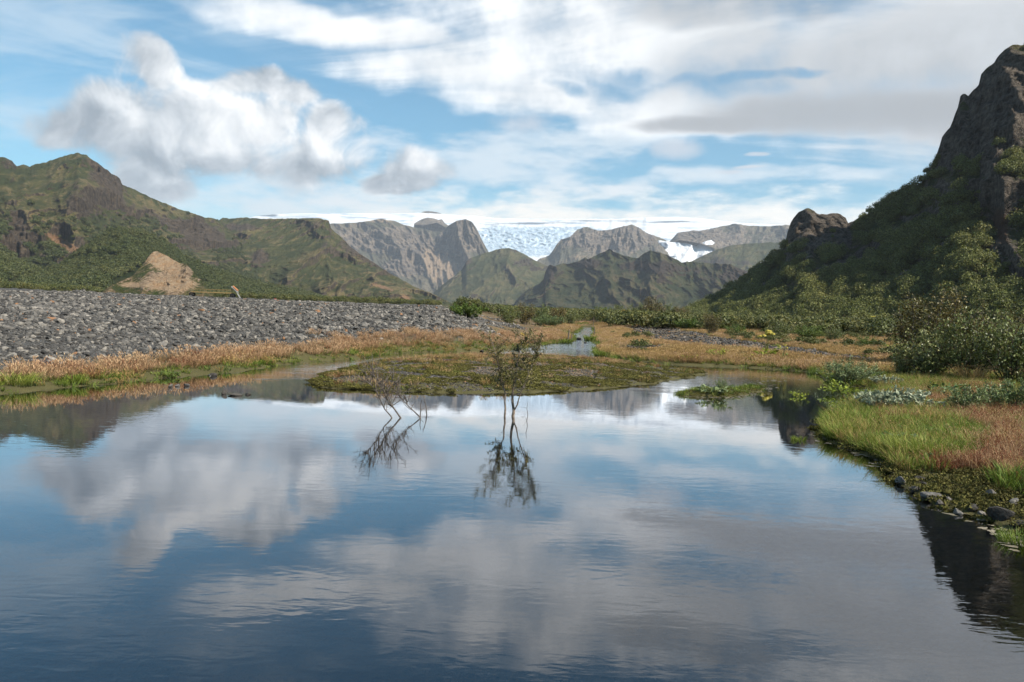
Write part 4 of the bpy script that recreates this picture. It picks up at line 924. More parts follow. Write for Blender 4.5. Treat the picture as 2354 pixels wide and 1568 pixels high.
def grow(r, p0, d0, ln, nseg, wig, up, side=None):
    """one wandering shoot: points from p0 along d0"""
    pts = [np.array(p0, float)]; d = unit(np.array(d0, float)); st = ln / nseg
    for i in range(nseg):
        d = unit(d + r.normal(0, wig, 3) + np.array([0, 0, up])); pts.append(pts[-1] + d * st)
    return np.array(pts)
def shrub_meshes(seed, nst, hgt, spread, bark, leafm, leaf, nleaf, thick=0.018, twigs=6, bare=0.25, aspect=0.5, side_l=0.4, wig=0.10, base_r=0.12, scatter_l=0.05, sub=3):
    """a many-stemmed shrub about hgt tall and 2*spread wide -> (stems mesh, foliage mesh)"""
    r = np.random.default_rng(seed); tb = Tubes(4); tips = []
    for i in range(nst):
        a = 6.2832 * (i + r.uniform(-.4, .4)) / nst; q = math.sqrt(r.uniform(0.02, 1))
        out = np.array([math.cos(a), math.sin(a), 0]); h = hgt * (1.0 - 0.35 * q * q) * r.uniform(0.75, 1.08)
        tgt = out * spread * q + np.array([0, 0, h]); p0 = out * base_r * r.uniform(.3, 1) + np.array([0, 0, -.05])
        st = grow(r, p0, unit(tgt - p0 + np.array([0, 0, h * .35])), np.linalg.norm(tgt - p0) * 1.05, 7, wig, -0.01)
        # pull the tip to its target
        st = st + (tgt - st[-1])[None] * (np.linspace(0, 1, 8) ** 1.3)[:, None]
        tb.add(st, np.linspace(thick, thick * .25, 8)); tips.append(st[3:])
        for k in range(twigs):
            u = r.uniform(bare, .95); j = int(u * 7); p = st[j] + (st[j + 1] - st[j]) * (u * 7 - j)
            d = unit(st[j + 1] - st[j] + r.normal(0, .75, 3)); tw = grow(r, p, d, hgt * side_l * r.uniform(.4, 1) * (1.15 - u), 4, .16, .06)
            tb.add(tw, np.linspace(thick * .45, thick * .12, 5)); tips.append(tw[1:])
            for _ in range(sub):
                j2 = r.integers(1, 4); t2 = grow(r, tw[j2], unit(tw[j2 + 1] - tw[j2] + r.normal(0, .8, 3)), hgt * side_l * .42 * r.uniform(.4, 1), 3, .2, .05)
                tb.add(t2, np.linspace(thick * .25, thick * .08, 4)); tips.append(t2)
    stems = tb.mesh('stems', bark)
    if not nleaf: return stems, None
    T = []; D = []
    for t in tips:
        for i in range(len(t) - 1): T.append((t[i], t[i + 1]))
    A = np.array([q[0] for q in T]); B = np.array([q[1] for q in T]); L = np.linalg.norm(B - A, axis=1); ix = r.choice(len(T), nleaf, p=L / L.sum())
    c = A[ix] + (B - A)[ix] * r.uniform(0, 1, nleaf)[:, None] + r.normal(0, scatter_l, (nleaf, 3)); c[:, 2] = np.maximum(c[:, 2], .03)
    up = unit(unit(B - A)[ix] + r.normal(0, .7, (nleaf, 3))); nv = unit(r.normal(size=(nleaf, 3)) + np.array([0, 0, .7])); ln = leaf * r.uniform(.65, 1.3, nleaf)
    return stems, quads_mesh('foliage', leaf_quads(c, nv, up, ln, ln * aspect), leafm, r.uniform(0, 1, nleaf))

def thing(name, label, cat, loc, group=None, rz=0.0, sc=1.0):
    o = bpy.data.objects.new(name, None); COL.objects.link(o); o.location = loc; o.rotation_euler = (0, 0, rz)
    o.scale = sc if hasattr(sc, '__len__') else (sc,) * 3; o.empty_display_size = 0.2
    o['label'] = label; o['category'] = cat
    if group: o['group'] = group
    return o
def part(name, me, parent): o = bpy.data.objects.new(name, me); COL.objects.link(o); o.parent = parent; return o

willow_leaf = leaf_mat('willow_leaf', [(0.0, (0.058, 0.080, 0.018)), (0.35, (0.10, 0.122, 0.028)), (0.65, (0.15, 0.165, 0.046)), (1.0, (0.24, 0.24, 0.09))], 0.4, 0.2, 0.45, spec=0.5)
fresh_leaf = leaf_mat('fresh_leaf', [(0.0, (0.050, 0.085, 0.014)), (0.4, (0.085, 0.13, 0.022)), (0.75, (0.14, 0.175, 0.035)), (1.0, (0.22, 0.23, 0.06))], 0.35, 0.25, 0.5)
brown_leaf = leaf_mat('autumn_leaf', [(0.0, (0.060, 0.055, 0.016)), (0.4, (0.095, 0.080, 0.022)), (0.75, (0.15, 0.115, 0.035)), (1.0, (0.25, 0.17, 0.05))], 0.4, 0.2, 0.5)
gold_leaf = leaf_mat('golden_leaf', [(0.0, (0.13, 0.10, 0.015)), (0.5, (0.26, 0.19, 0.025)), (1.0, (0.40, 0.28, 0.05))], 0.35, 0.25, 0.6)
silver_leaf = leaf_mat('silver_leaf', [(0.0, (0.14, 0.17, 0.10)), (0.4, (0.25, 0.28, 0.18)), (0.75, (0.40, 0.41, 0.30)), (1.0, (0.60, 0.59, 0.47))], 0.3, 0.15, 0.7, spec=0.2)
pale_leaf = leaf_mat('pale_willow_leaf', [(0.0, (0.07, 0.105, 0.03)), (0.45, (0.12, 0.16, 0.05)), (0.75, (0.22, 0.26, 0.12)), (1.0, (0.46, 0.50, 0.33))], 0.3, 0.2, 0.5, spec=0.4)
birch_leaf = leaf_mat('birch_leaf', [(0.0, (0.045, 0.050, 0.014)), (0.4, (0.085, 0.084, 0.024)), (0.75, (0.14, 0.125, 0.038)), (1.0, (0.24, 0.20, 0.065))], 0.4, 0.3, 0.5, spec=0.4)

SH = {}    # shrub kinds: unit meshes 1 m tall
def kind(k, **kw): SH[k] = [shrub_meshes(s, **kw) for s in kw.pop('seeds')] if False else [shrub_meshes(s, **{a: b for a, b in kw.items() if a != 'seeds'}) for s in kw['seeds']]
kind('willow', seeds=(1, 2, 3), nst=22, hgt=1, spread=.72, bark=bark_dark, leafm=willow_leaf, leaf=.048, nleaf=4300, thick=.010, twigs=5, side_l=.42)
kind('fresh', seeds=(4, 5), nst=20, hgt=1, spread=.85, bark=bark_dark, leafm=fresh_leaf, leaf=.060, nleaf=4200, thick=.010, twigs=5, side_l=.42)
kind('brown', seeds=(6, 7), nst=16, hgt=1, spread=.55, bark=bark_grey, leafm=brown_leaf, leaf=.050, nleaf=3400, thick=.011, twigs=6, side_l=.42)
kind('gold', seeds=(8,), nst=16, hgt=1, spread=.7, bark=bark_grey, leafm=gold_leaf, leaf=.075, nleaf=2400, thick=.012, twigs=4)
kind('loose', seeds=(9, 10, 11), nst=8, hgt=1, spread=.34, bark=bark_grey, leafm=brown_leaf, leaf=.034, nleaf=5500, thick=.011, twigs=9, side_l=.36, bare=.3)
kind('low', seeds=(12,), nst=34, hgt=1, spread=1.3, bark=bark_dark, leafm=pale_leaf, leaf=.085, nleaf=5000, thick=.012, twigs=4, side_l=.5, aspect=.3)
kind('silver', seeds=(13,), nst=40, hgt=1, spread=1.7, bark=bark_grey, leafm=silver_leaf, leaf=.20, nleaf=2600, thick=.016, twigs=3, side_l=.5, aspect=.42, sub=1)
kind('pale', seeds=(14, 15), nst=26, hgt=1, spread=1.0, bark=bark_grey, leafm=pale_leaf, leaf=.10, nleaf=2600, thick=.013, twigs=4, side_l=.5, aspect=.4, sub=2)
kind('dome', seeds=(16,), nst=30, hgt=1, spread=1.6, bark=bark_dark, leafm=fresh_leaf, leaf=.11, nleaf=5200, thick=.014, twigs=4, side_l=.6)

def bush(k, px, py, hpx, label, wide=1.0, group=None, v=0, name=None, cat='bush', rz=None):
    x, y, z, d = land_at(px, py); h = hpx * d / FPX; st, fo = SH[k][v % len(SH[k])]
    t = thing(name or 'willow_bush', label, cat, (x, y, z - .04), group, random.uniform(0, 6.28) if rz is None else rz, (h * wide, h * wide, h))
    part('stems', st, t); part('foliage', fo, t); return t

# bushes in the middle distance, left of and along the stream
bush('dome', 1070, 729, 32, 'rounded green willow bush standing alone on the grey gravel', 1.0)
bush('willow', 1168, 744, 48, 'olive willow bush at the left end of the thicket beside the gravel', 1.0, v=0)
bush('brown', 1206, 746, 52, 'brownish willow bush, second from the gravel in the thicket left of the stream', 1.0, v=0)
bush('willow', 1240, 748, 50, 'dark willow bush in the middle of the thicket left of the stream', 1.0, v=1)
bush('low', 1262, 752, 34, 'pale green low willow in front of the thicket left of the stream', 1.0)
bush('brown', 1282, 748, 50, 'brown green willow bush near the stream end of the thicket', .9, v=1)
bush('willow', 1312, 748, 40, 'rounded dark willow bush right beside the narrow stream', .9, v=2)
bush('fresh', 1385, 727, 24, 'fresh green bush beyond the top of the stream', 1.3, v=0)
bush('low', 1325, 728, 18, 'pale grey green willow mat above the stream bend', 2.0)
bush('gold', 1440, 742, 32, 'golden yellow shrub beside the wooden fence post', .9, name='golden_shrub')
for i, (px, py, h, k, v, lab) in enumerate([
    (1425, 730, 34, 'willow', 0, 'dark willow bush behind the golden shrub'), (1465, 735, 40, 'willow', 1, 'dense dark willow bush just right of the golden shrub'),
    (1497, 738, 58, 'brown', 0, 'tallest narrow dark bush in the row behind the gravel bar'), (1530, 738, 42, 'willow', 2, 'green willow bush right of the tallest narrow bush'),
    (1562, 738, 38, 'brown', 1, 'brownish willow bush behind the flat domed bush'), (1600, 738, 34, 'willow', 0, 'willow bush behind the right end of the domed bush')]):
    bush(k, px, py, h, lab, 1.0, 'row of bushes behind the gravel bar', v)
bush('dome', 1583, 758, 26, 'flat domed olive green bush on the tan grass', .95)
bush('brown', 1634, 768, 56, 'tall loose greyish bush right of the flat domed bush', .75, v=1)
bush('fresh', 1690, 772, 28, 'low yellowish green bush right of the tall loose bush', 1.2, v=1)
bush('willow', 1792, 780, 44, 'rounded dark willow bush in the middle of the meadow', 1.0, v=1)
bush('fresh', 1860, 782, 36, 'spreading green willow right of the rounded dark one', 1.3, v=0)
bush('willow', 1915, 786, 34, 'willow bush at the right end of the meadow group', 1.1, v=2)
bush('brown', 1945, 768, 40, 'rounded olive bush behind the yellow flower heads', .8, v=0)
bush('fresh', 2010, 770, 30, 'bright green bush behind the yellow angelica on the right', 1.3, v=1)
bush('fresh', 1990, 798, 26, 'low fresh green bush beside the brown seed heads', 1.2, v=0)
bush('willow', 2068, 778, 42, 'grey green willow bush left behind the large thicket', 1.2, v=0)
bush('low', 1755, 742, 18, 'silvery willow mat at the edge of the scrub belt', 1.6)
# the large thicket on the right
bush('low', 1950, 884, 62, 'grey green willow leaning over the water at the right', .85)
bush('willow', 2080, 868, 70, 'small dark willow at the left foot of the large thicket', .8, v=0)
bush('willow', 2135, 872, 128, 'large dark willow bush, left part of the thicket on the right bank', .78, v=0)
bush('willow', 2225, 876, 140, 'large dark willow bush, middle part of the thicket on the right bank', .78, v=1)
bush('willow', 2330, 884, 150, 'large glossy willow bush at the right edge of the picture', .78, v=2)
bush('loose', 2118, 846, 168, 'tall sparse birch with yellowing leaves, left of the two in the thicket', 1.0, v=0, name='birch_tree', cat='tree')
bush('loose', 2185, 846, 160, 'tall sparse birch with brownish leaves, right of the two in the thicket', 1.0, v=1, name='birch_tree', cat='tree')
bush('loose', 2262, 850, 134, 'sparse birch sapling rising from the right part of the thicket', .9, v=2, name='birch_tree', cat='tree')
bush('loose', 2318, 850, 130, 'sparse birch sapling near the right edge of the picture', .9, v=0, name='birch_tree', cat='tree')
bush('silver', 2062, 946, 52, 'low silvery white willow on the right bank', 1.0, name='silver_willow')
bush('silver', 2040, 886, 22, 'small silvery willow in the grass below the thicket', 1.0, name='silver_willow')
bush('pale', 2220, 952, 62, 'pale leaved willow with white undersides, left of the pair on the right bank', .8, v=0)
bush('pale', 2320, 950, 74, 'pale leaved willow with white undersides at the right picture edge', .8, v=1)

# ------------------------------------------------------------------ small shrub with leaves standing in the pond
def pond_birch():
    x, y = ground_at(1180, 957); x, y = float(x), float(y); r = np.random.default_rng(77)
    t = thing('birch_shrub', 'small leafy birch growing out of the water in the middle of the pond', 'tree', (x, y, 0))
    tb = Tubes(6); tips = []
    U = 1 / 104.0                                             # metres per picture unit here
    P = lambda a, b, c=0.0: np.array([(a - 1180) * U, c, (957 - b) * U])
    main = np.array([P(1176, 985), P(1179, 957), P(1181, 945, .02), P(1177, 925, .03), P(1176, 905, .0), P(1179, 885, -.02), P(1183, 865, 0), P(1184, 845, .03), P(1187, 820, .05), P(1192, 795, .05), P(1196, 772, .06)])
    left = np.array([P(1162, 985), P(1160, 957), P(1161, 940), P(1159, 925, .02), P(1160, 905, .05), P(1153, 888, .07), P(1148, 868, .1), P(1142, 845, .12), P(1134, 820, .12), P(1128, 796, .14), P(1122, 778, .15)])
    right = np.array([P(1181, 945, .02), P(1188, 930, -.05), P(1192, 912, -.08), P(1197, 895, -.1), P(1206, 872, -.12), P(1214, 850, -.14), P(1222, 826, -.15), P(1230, 802, -.15), P(1238, 785, -.16)])
    tb.add(main, np.linspace(.040, .007, len(main))); tb.add(left, np.linspace(.026, .005, len(left))); tb.add(right, np.linspace(.017, .004, len(right)))
    for st, nb in ((main, 34), (left, 26), (right, 20)):
        for k in range(nb):
            u = r.uniform(.36, .98); f = u * (len(st) - 1); j = int(f); p = st[j] + (st[j + 1] - st[j]) * (f - j)
            if p[2] < .60: continue
            ax = unit(st[j + 1] - st[j]); d = unit(ax * .7 + r.normal(0, 1, 3) * np.array([.62, .62, .3]))
            tw = grow(r, p, d, r.uniform(.26, .62) * (1.25 - .5 * u), 5, .16, .12); tb.add(tw, np.linspace(.0065, .002, 6)); tips.append(tw)
            for _ in range(3):
                q = r.integers(1, 5); t2 = grow(r, tw[q], unit(unit(tw[q + 1 if q < 5 else q] - tw[q - 1]) + r.normal(0, .7, 3)), r.uniform(.10, .26), 3, .2, .1); tb.add(t2, np.linspace(.004, .0014, 4)); tips.append(t2)
    for (p, d, l) in (((1183, 940), (.5, .1, .4), .22), ((1160, 925), (-.6, 0, .5), .18), ((1178, 915), (-.6, .2, .7), .25), ((1186, 960), (.4, 0, .2), .2)):
        tw = grow(r, P(*p), np.array(d), l, 4, .25, .05); tb.add(tw, np.linspace(.006, .002, 5))
    part('trunk', tb.mesh('trunk', bark_pale), t)
    T = [(a[i], a[i + 1]) for a in tips for i in range(len(a) - 1)]; A = np.array([q[0] for q in T]); B = np.array([q[1] for q in T]); n = 5200
    ix = r.integers(0, len(T), n); c = A[ix] + (B - A)[ix] * r.uniform(0, 1, n)[:, None] + r.normal(0, .022, (n, 3))
    ln = .036 * r.uniform(.6, 1.25, n); nv = unit(r.normal(size=(n, 3)) + np.array([0, -.3, .4]))
    part('crown', quads_mesh('crown', leaf_quads(c, nv, unit(unit(B - A)[ix] + r.normal(0, .8, (n, 3))), ln, ln * .72), birch_leaf, r.uniform(0, 1, n)), t)
pond_birch()
def dead_shrub():
    x, y = ground_at(921, 961); x, y = float(x), float(y); r = np.random.default_rng(91); U = 1 / 106.0
    t = thing('dead_shrub', 'leafless shrub with thin branches leaning left out of the water', 'shrub', (x, y, 0))
    P = lambda a, b, c=0.0: np.array([(a - 921) * U, c, (961 - b) * U])
    S_ = [[P(950, 1000), P(921, 961), P(906, 942, .03), P(893, 926, .06), P(884, 912, .08), P(880, 898, .08), P(866, 884, .06), P(858, 868, .05), P(852, 850, .05)],
          [P(915, 985), P(899, 956, -.05), P(886, 942, -.06), P(876, 924, -.05), P(868, 908, -.04), P(856, 892, -.03), P(846, 878, -.02), P(841, 862, 0)],
          [P(985, 985), P(961, 957, .1), P(945, 943, .12), P(931, 931, .14), P(920, 920, .15), P(908, 908, .16), P(900, 890, .16), P(897, 870, .18)]]
    for k, st in enumerate(S_):
        tb = Tubes(5); st = np.array(st); tb.add(st, np.linspace(.019, .003, len(st)) * (1.15 if k == 0 else .9))
        for _ in range(34 if k == 0 else 24):
            u = r.uniform(.25, .97); f = u * (len(st) - 1); j = int(f); p = st[j] + (st[j + 1] - st[j]) * (f - j); ax = unit(st[j + 1] - st[j])
            if p[2] < .03: continue
            d = unit(ax * .75 + np.array([r.normal(0.15, .55), r.normal(0, .5), r.uniform(-.1, .7)])); tw = grow(r, p, d, r.uniform(.2, .6), 5, .18, .07); tb.add(tw, np.linspace(.009, .003, 6))
            for _ in range(2):
                q = r.integers(1, 5); t2 = grow(r, tw[q], unit(tw[q + 1] - tw[q] + r.normal(0, .55, 3)), r.uniform(.08, .2), 3, .2, .05); tb.add(t2, np.linspace(.005, .0026, 4))
        part('branch', tb.mesh('branch', bark_grey), t)
dead_shrub()
def stick(px, py, hpx, label, bend, thick=.013, tw=2, seed=0, group=None):
    x, y = ground_at(px, py); x, y = float(x), float(y); r = np.random.default_rng(seed); U = CAM_H and (float(np.hypot(x, y)) / FPX)
    t = thing('bare_stick', label, 'stick', (x, y, 0), group); tb = Tubes(5); pts = np.array([(0 - bend[0] * U * .2, 0, -.25), (0, 0, 0), (bend[0] * U, 0, hpx * .3 * U), (bend[1] * U, 0, hpx * .65 * U), (bend[2] * U, 0, hpx * U)])
    tb.add(pts, np.array([1, .9, .75, .6, .35]) * thick)
    for _ in range(tw):
        q = pts[r.integers(1, 4)]; tb.add(grow(r, q, (r.normal(0, 1), .1, r.uniform(.2, 1)), hpx * U * .35, 3, .2, .05), np.linspace(thick * .35, thick * .12, 4))
    part('stem', tb.mesh('stem', bark_grey), t)
stick(966, 954, 34, 'short bare stick in the water, left of the two beside the leafless shrub', (1, 0, 2), .014, 1, 1)
stick(981, 954, 40, 'short forked bare stick in the water, right of the two beside the leafless shrub', (-1, -4, -8), .014, 2, 2)
stick(1211, 967, 44, 'thin crooked twig standing in the water right of the pond birch', (2, -1, 1), .009, 2, 3)

# ------------------------------------------------------------------ broad leaved plants
umbel_mat = leaf_mat('umbel', [(0.0, (0.20, 0.17, 0.03)), (0.5, (0.34, 0.29, 0.05)), (1.0, (0.48, 0.40, 0.09))], 0.3, 0.1, 0.8)
umbel_brown = leaf_mat('umbel_brown', [(0.0, (0.14, 0.08, 0.035)), (0.5, (0.24, 0.15, 0.07)), (1.0, (0.34, 0.22, 0.10))], 0.3, 0.1, 0.8)
stalk_mat = bark_mat('green_stalk', (0.10, 0.12, 0.03), (0.20, 0.19, 0.06))
herb_leaf = leaf_mat('herb_leaf', [(0.0, (0.035, 0.075, 0.02)), (0.5, (0.07, 0.13, 0.03)), (1.0, (0.15, 0.22, 0.08))], 0.3, 0.2, 0.4, spec=.5)
def herb(px, py, hpx, wpx, label, seed=0, leafm=None, heads=0, headm=None, n=150, name='angelica_plant', group=None, lf=.10):
    x, y, z, d = land_at(px, py); U = d / FPX; h, w = hpx * U, wpx * U * .5; r = np.random.default_rng(seed)
    t = thing(name, label, 'plant', (x, y, z - .02), group); tb = Tubes(5); C = []; D = []
    low = h * (.45 if heads else .9)
    for i in range(14):
        a = r.uniform(0, 6.28); q = math.sqrt(r.uniform(.05, 1)) * w; e = np.array([math.cos(a) * q, math.sin(a) * q, low * r.uniform(.4, 1)])
        pts = np.array([(0, 0, 0), e * np.array([.35, .35, .7]), e]); tb.add(pts, np.array([.012, .008, .003]) * (.6 + h * .4))
        for k in range(n // 14):
            u = r.uniform(.35, 1.05); C.append(e * np.array([u, u, u ** .7]) + r.normal(0, .16 * w, 3) * np.array([1, 1, .4])); D.append(unit(e + r.normal(0, .3, 3)))
    hd = []
    for i in range(heads):
        a = r.uniform(0, 6.28); q = w * r.uniform(.1, .75); e = np.array([math.cos(a) * q, math.sin(a) * q, h * r.uniform(.72, 1.0)])
        tb.add(np.array([(0, 0, 0), e * np.array([.2, .2, .5]), e]), np.array([.016, .012, .006]) * (.5 + h * .5)); hd.append(e)
    part('stalks', tb.mesh('stalks', stalk_mat), t)
    C = np.array(C); C[:, 2] = np.maximum(C[:, 2], .03); m = len(C); ln = lf * h ** .5 * r.uniform(.7, 1.5, m) * 1.6
    part('leaves', quads_mesh('leaves', leaf_quads(C, unit(r.normal(0, .5, (m, 3)) + np.array([0, -.15, 1])), np.array(D), ln, ln * .5), leafm or lime, r.uniform(0, 1, m)), t)
    for e in hd:      # each flower head: a dome of little balls
        rr = h * .085; m = 60; v = unit(r.normal(size=(m, 3))); v[:, 2] = np.abs(v[:, 2]) * .9 - .1; c = e + v * rr * np.array([1, 1, .75])
        part('flower_head', quads_mesh('flower_head', leaf_quads(c, unit(v), unit(r.normal(size=(m, 3))), np.full(m, rr * .5), np.full(m, rr * .5)), headm or umbel_mat, r.uniform(0, 1, m)), t)
herb(1935, 908, 30, 78, 'lime green leafy plant at the water edge below the leaning willow', 1, n=260)
herb(1838, 912, 14, 60, 'small green leafy plant on the edge of the weed bed', 2, n=120)
herb(1915, 955, 12, 40, 'yellow green leaves hanging over the bank tip', 18, n=90)
herb(1645, 824, 26, 66, 'round lime green plant cluster at the front of the meadow', 3, n=260)
herb(1578, 830, 16, 50, 'low yellow green leafy plant left of the round lime cluster', 4, n=150)
herb(1762, 824, 62, 50, 'tall yellow green angelica with flower heads in the meadow', 5, heads=9, n=140)
herb(1800, 828, 34, 30, 'short angelica with ripe heads beside the tall one', 19, heads=5, n=60)
herb(1720, 828, 16, 60, 'low lime green leaves left of the tall angelica', 6, n=150)
herb(1690, 806, 14, 34, 'small lime green plant among the gravel bars', 7, n=90)
herb(1790, 800, 22, 30, 'brownish seeding angelica behind the tall green one', 8, heads=6, headm=umbel_brown, n=40)
herb(2002, 770, 40, 40, 'yellow headed angelica beside the fresh green bush', 9, heads=8, n=60)
herb(2056, 792, 24, 36, 'brown seed heads of angelica near the thicket', 10, heads=6, headm=umbel_brown, n=30)
herb(2050, 806, 16, 46, 'lime green leaves below the brown seed heads', 11, n=130)
herb(1205, 782, 22, 40, 'yellow leaved plant in the red grass behind the pond birch', 12, leafm=gold_leaf, n=130)
herb(2060, 1030, 40, 70, 'blue green broad leaved plant among the bank grass', 13, leafm=herb_leaf, n=90, name='broad_leaved_plant', lf=.16)
herb(2130, 1064, 26, 100, 'dark shiny broad leaved plant at the foot of the sedge', 14, leafm=herb_leaf, n=120, name='broad_leaved_plant', lf=.15)
herb(2180, 912, 34, 80, 'dark green ferny plant at the little backwater on the right', 15, leafm=herb_leaf, n=160, name='broad_leaved_plant', lf=.12)
herb(2190, 1000, 26, 90, 'yellow green leafy plant among the bank grass', 16, n=140)
herb(400, 868, 16, 60, 'bright green leafy plant on the left shore by three stones', 17, leafm=fresh_leaf, n=160, name='broad_leaved_plant')
herb(1640, 907, 26, 70, 'low pale leaved plant on the mossy hummock', 20, leafm=pale_leaf, n=110, name='willow_shoot', lf=.14)
bush('pale', 1655, 905, 36, 'upright leafy willow shoots on the mossy hummock', .5, v=0, name='willow_shoot', cat='plant')

# green sedge tussocks
def tussock(px, py, hpx, wpx, label, seed, mat=lush, nb=420, head=0.0):
    x, y, z, d = land_at(px, py); U = d / FPX
    me = tuft_mesh('tussock', seed, mat, nb, hpx * U, wpx * U * .36, .010 * (d / 16), .55, head, .02, 4)
    o = link('sedge_tussock', me, None, label=label, category='tussock'); o.location = (x, y, max(z, water_z(x, y)) - .02)
tussock(2130, 1056, 62, 190, 'big arching green sedge tussock on the right bank', 1, nb=900)
tussock(1950, 1010, 44, 120, 'green sedge tussock at the tip of the right bank', 2, nb=600)
tussock(1836, 1012, 18, 40, 'small green tuft standing in the water off the right bank', 3, nb=110)
tussock(2030, 1028, 44, 100, 'green sedge tussock between the bank tip and the big one', 4, nb=420)
tussock(2230, 882, 46, 60, 'tall straw coloured grass tuft in front of the thicket', 5, straw, 160, .9)
tussock(40, 884, 34, 90, 'bright green grass tuft at the left edge of the picture', 6, nb=260)
tussock(172, 880, 26, 60, 'dark green grass tuft on the left shore', 7, nb=200)
tussock(610, 838, 18, 40, 'green sedge tuft on the left shore near the islet', 8, nb=140)
tussock(1300, 789, 14, 44, 'green tuft on the left side of the stream mouth', 9, nb=160)
tussock(1358, 783, 16, 44, 'green tuft on the right side of the stream', 10, nb=160)
tussock(1388, 818, 16, 60, 'green mound of grass at the right side of the pool', 11, nb=220)
tussock(2340, 1248, 40, 90, 'green grass tuft at the lower right shore', 12, nb=300)

# ------------------------------------------------------------------ single stones
def rock(px, py, wpx, label, k, mat=None, sink=.25, flat=1.0):
    x, y, z, d = land_at(px, py); s = wpx * d / FPX
    me = stone_mesh('rock', 700 + k, mat or stone_grey, 3)
    o = link('rock', me, None, label=label, category='rock'); o.location = (x, y, max(z, float(water_z(x, y))) + s * .25 * (1 - sink * 2)); o.scale = (s, s, s * flat); o.rotation_euler = (0, 0, random.uniform(0, 6))
rock(393, 890, 18, 'dark stone, left of three at the left shore', 1, stone_dark); rock(408, 889, 13, 'pinkish stone, middle of three at the left shore', 2); rock(428, 888, 16, 'upright pale stone, right of three at the left shore', 3)
rock(490, 865, 20, 'brown grey stone at the left shore right of the three stones', 4, stone_dark); rock(517, 907, 16, 'dark pointed stone lying alone in the pond', 5, stone_dark, .1, 1.3); rock(540, 909, 34, 'flat dark stone just breaking the water', 6, stone_dark, .42, .6)
rock(484, 863, 14, 'small pale stone beside the brown grey one', 7); rock(570, 908, 22, 'low dark stone right of the flat one in the pond', 8, stone_dark, .42, .6)
for k, (px, py, w) in enumerate([(2072, 1112, 30), (2100, 1128, 26), (2125, 1118, 24), (2142, 1146, 44), (2180, 1150, 20), (2236, 1172, 34), (2300, 1196, 60), (2330, 1160, 32), (2280, 1142, 34), (2088, 1104, 24), (2160, 1160, 24), (2200, 1182, 26), (2345, 1212, 34), (2255, 1190, 22), (2115, 1106, 26)]):
    rock(px, py, w, ['grey stone half in the water where the right shore begins', 'wet stone behind the first shore stone', 'small round stone above the wet shore stones', 'rounded grey stone, broadest of the shore group', 'small stone right of the broad shore stone',
        'pale angular stone in the moss of the right shore', 'large dark stone in the moss near the right picture edge', 'bluish stone under the red grass at the right edge', 'grey stone half hidden by red grass', 'small stone on the upper rim of the shore group',
        'wet pebble right below the broad shore stone', 'flat stone at the water line below the angular one', 'blue grey stone at the far right shore', 'small stone left of the large dark one', 'low stone under the reddish tuft by the shore group'][k], 20 + k, stone_grey if k % 4 == 3 else stone_dark, .25)
for k, (px, py, w) in enumerate([(1262, 787, 10), (1330, 781, 14), (1345, 789, 10), (1128, 807, 10), (1108, 809, 12), (1372, 791, 9)]):
    rock(px, py, w, ['pair-like grey stone at the stream mouth left side', 'brown stone in the middle of the stream', 'flat stone in the riffle below the brown one', 'rounded stone at the channel behind the islet', 'dark flat stone in the channel behind the islet', 'small stone at the right edge of the stream'][k], 50 + k, stone_dark)

# ------------------------------------------------------------------ fence posts
def post(px, py, hpx, label, thick=.06, lean=0.0):
    x, y, z, d = land_at(px, py); h = hpx * d / FPX; bm = bmesh.new()
    bmesh.ops.create_cone(bm, cap_ends=True, segments=8, radius1=thick, radius2=thick * .85, depth=h + .3)
    bmesh.ops.translate(bm, vec=(0, 0, h / 2 - .15), verts=bm.verts)
    for v in bm.verts:
        if v.co.z > h * .5: v.co.z += (v.co.x + v.co.y * .4) * .5
    me = bpy.data.meshes.new('fence_post'); bm.to_mesh(me); bm.free(); me.materials.append(wood_old)
    o = link('fence_post', me, None, label=label, category='fence post', group='weathered fence posts along the stream'); o.location = (x, y, z); o.rotation_euler = (0, lean, random.uniform(0, 3))
post(1133, 724, 20, 'thin dark fence post left of the thicket, farther of two'); post(1147, 733, 22, 'thin dark fence post left of the thicket, nearer of two')
post(1364, 752, 22, 'dark fence post right of the top of the stream'); post(1367, 772, 20, 'fence post leaning by the right side of the stream', .05, .06)
post(1305, 788, 30, 'pale broken post by the left side of the stream', .07, -.1); post(1420, 742, 26, 'stout weathered fence post left of the golden shrub', .13); post(1384, 726, 16, 'fence post in front of the far scrub')
post(1314, 786, 18, 'short pale stake beside the broken post', .04, .05)

# ------------------------------------------------------------------ wheeled footbridge on the far gravel
def paint(name, c, rough=.55):
    m, t, b = material(name, rough, .4); tc = t.node('ShaderNodeTexCoord').outputs['Object']; n = t.noise(tc, 6, 4, .6)
    t.put(b.inputs['Base Color'], t.mix(t.ramp(n, .45, .7), c, tuple(q * .55 for q in c))); return m
def boxm(name, lst, mat):
    bm = bmesh.new()
    for (cx, cy, cz), (sx, sy, sz), rot in lst:
        g = bmesh.ops.create_cube(bm, size=1.0)['verts']; bmesh.ops.scale(bm, vec=(sx, sy, sz), verts=g)
        if rot: bmesh.ops.rotate(bm, verts=g, cent=(0, 0, 0), matrix=Matrix.Rotation(rot, 3, 'Y'))
        bmesh.ops.translate(bm, vec=(cx, cy, cz), verts=g)
    bmesh.ops.bevel(bm, geom=bm.edges[:], offset=.012, segments=1, affect='EDGES')
    me = bpy.data.meshes.new(name); bm.to_mesh(me); bm.free(); me.materials.append(mat); return me
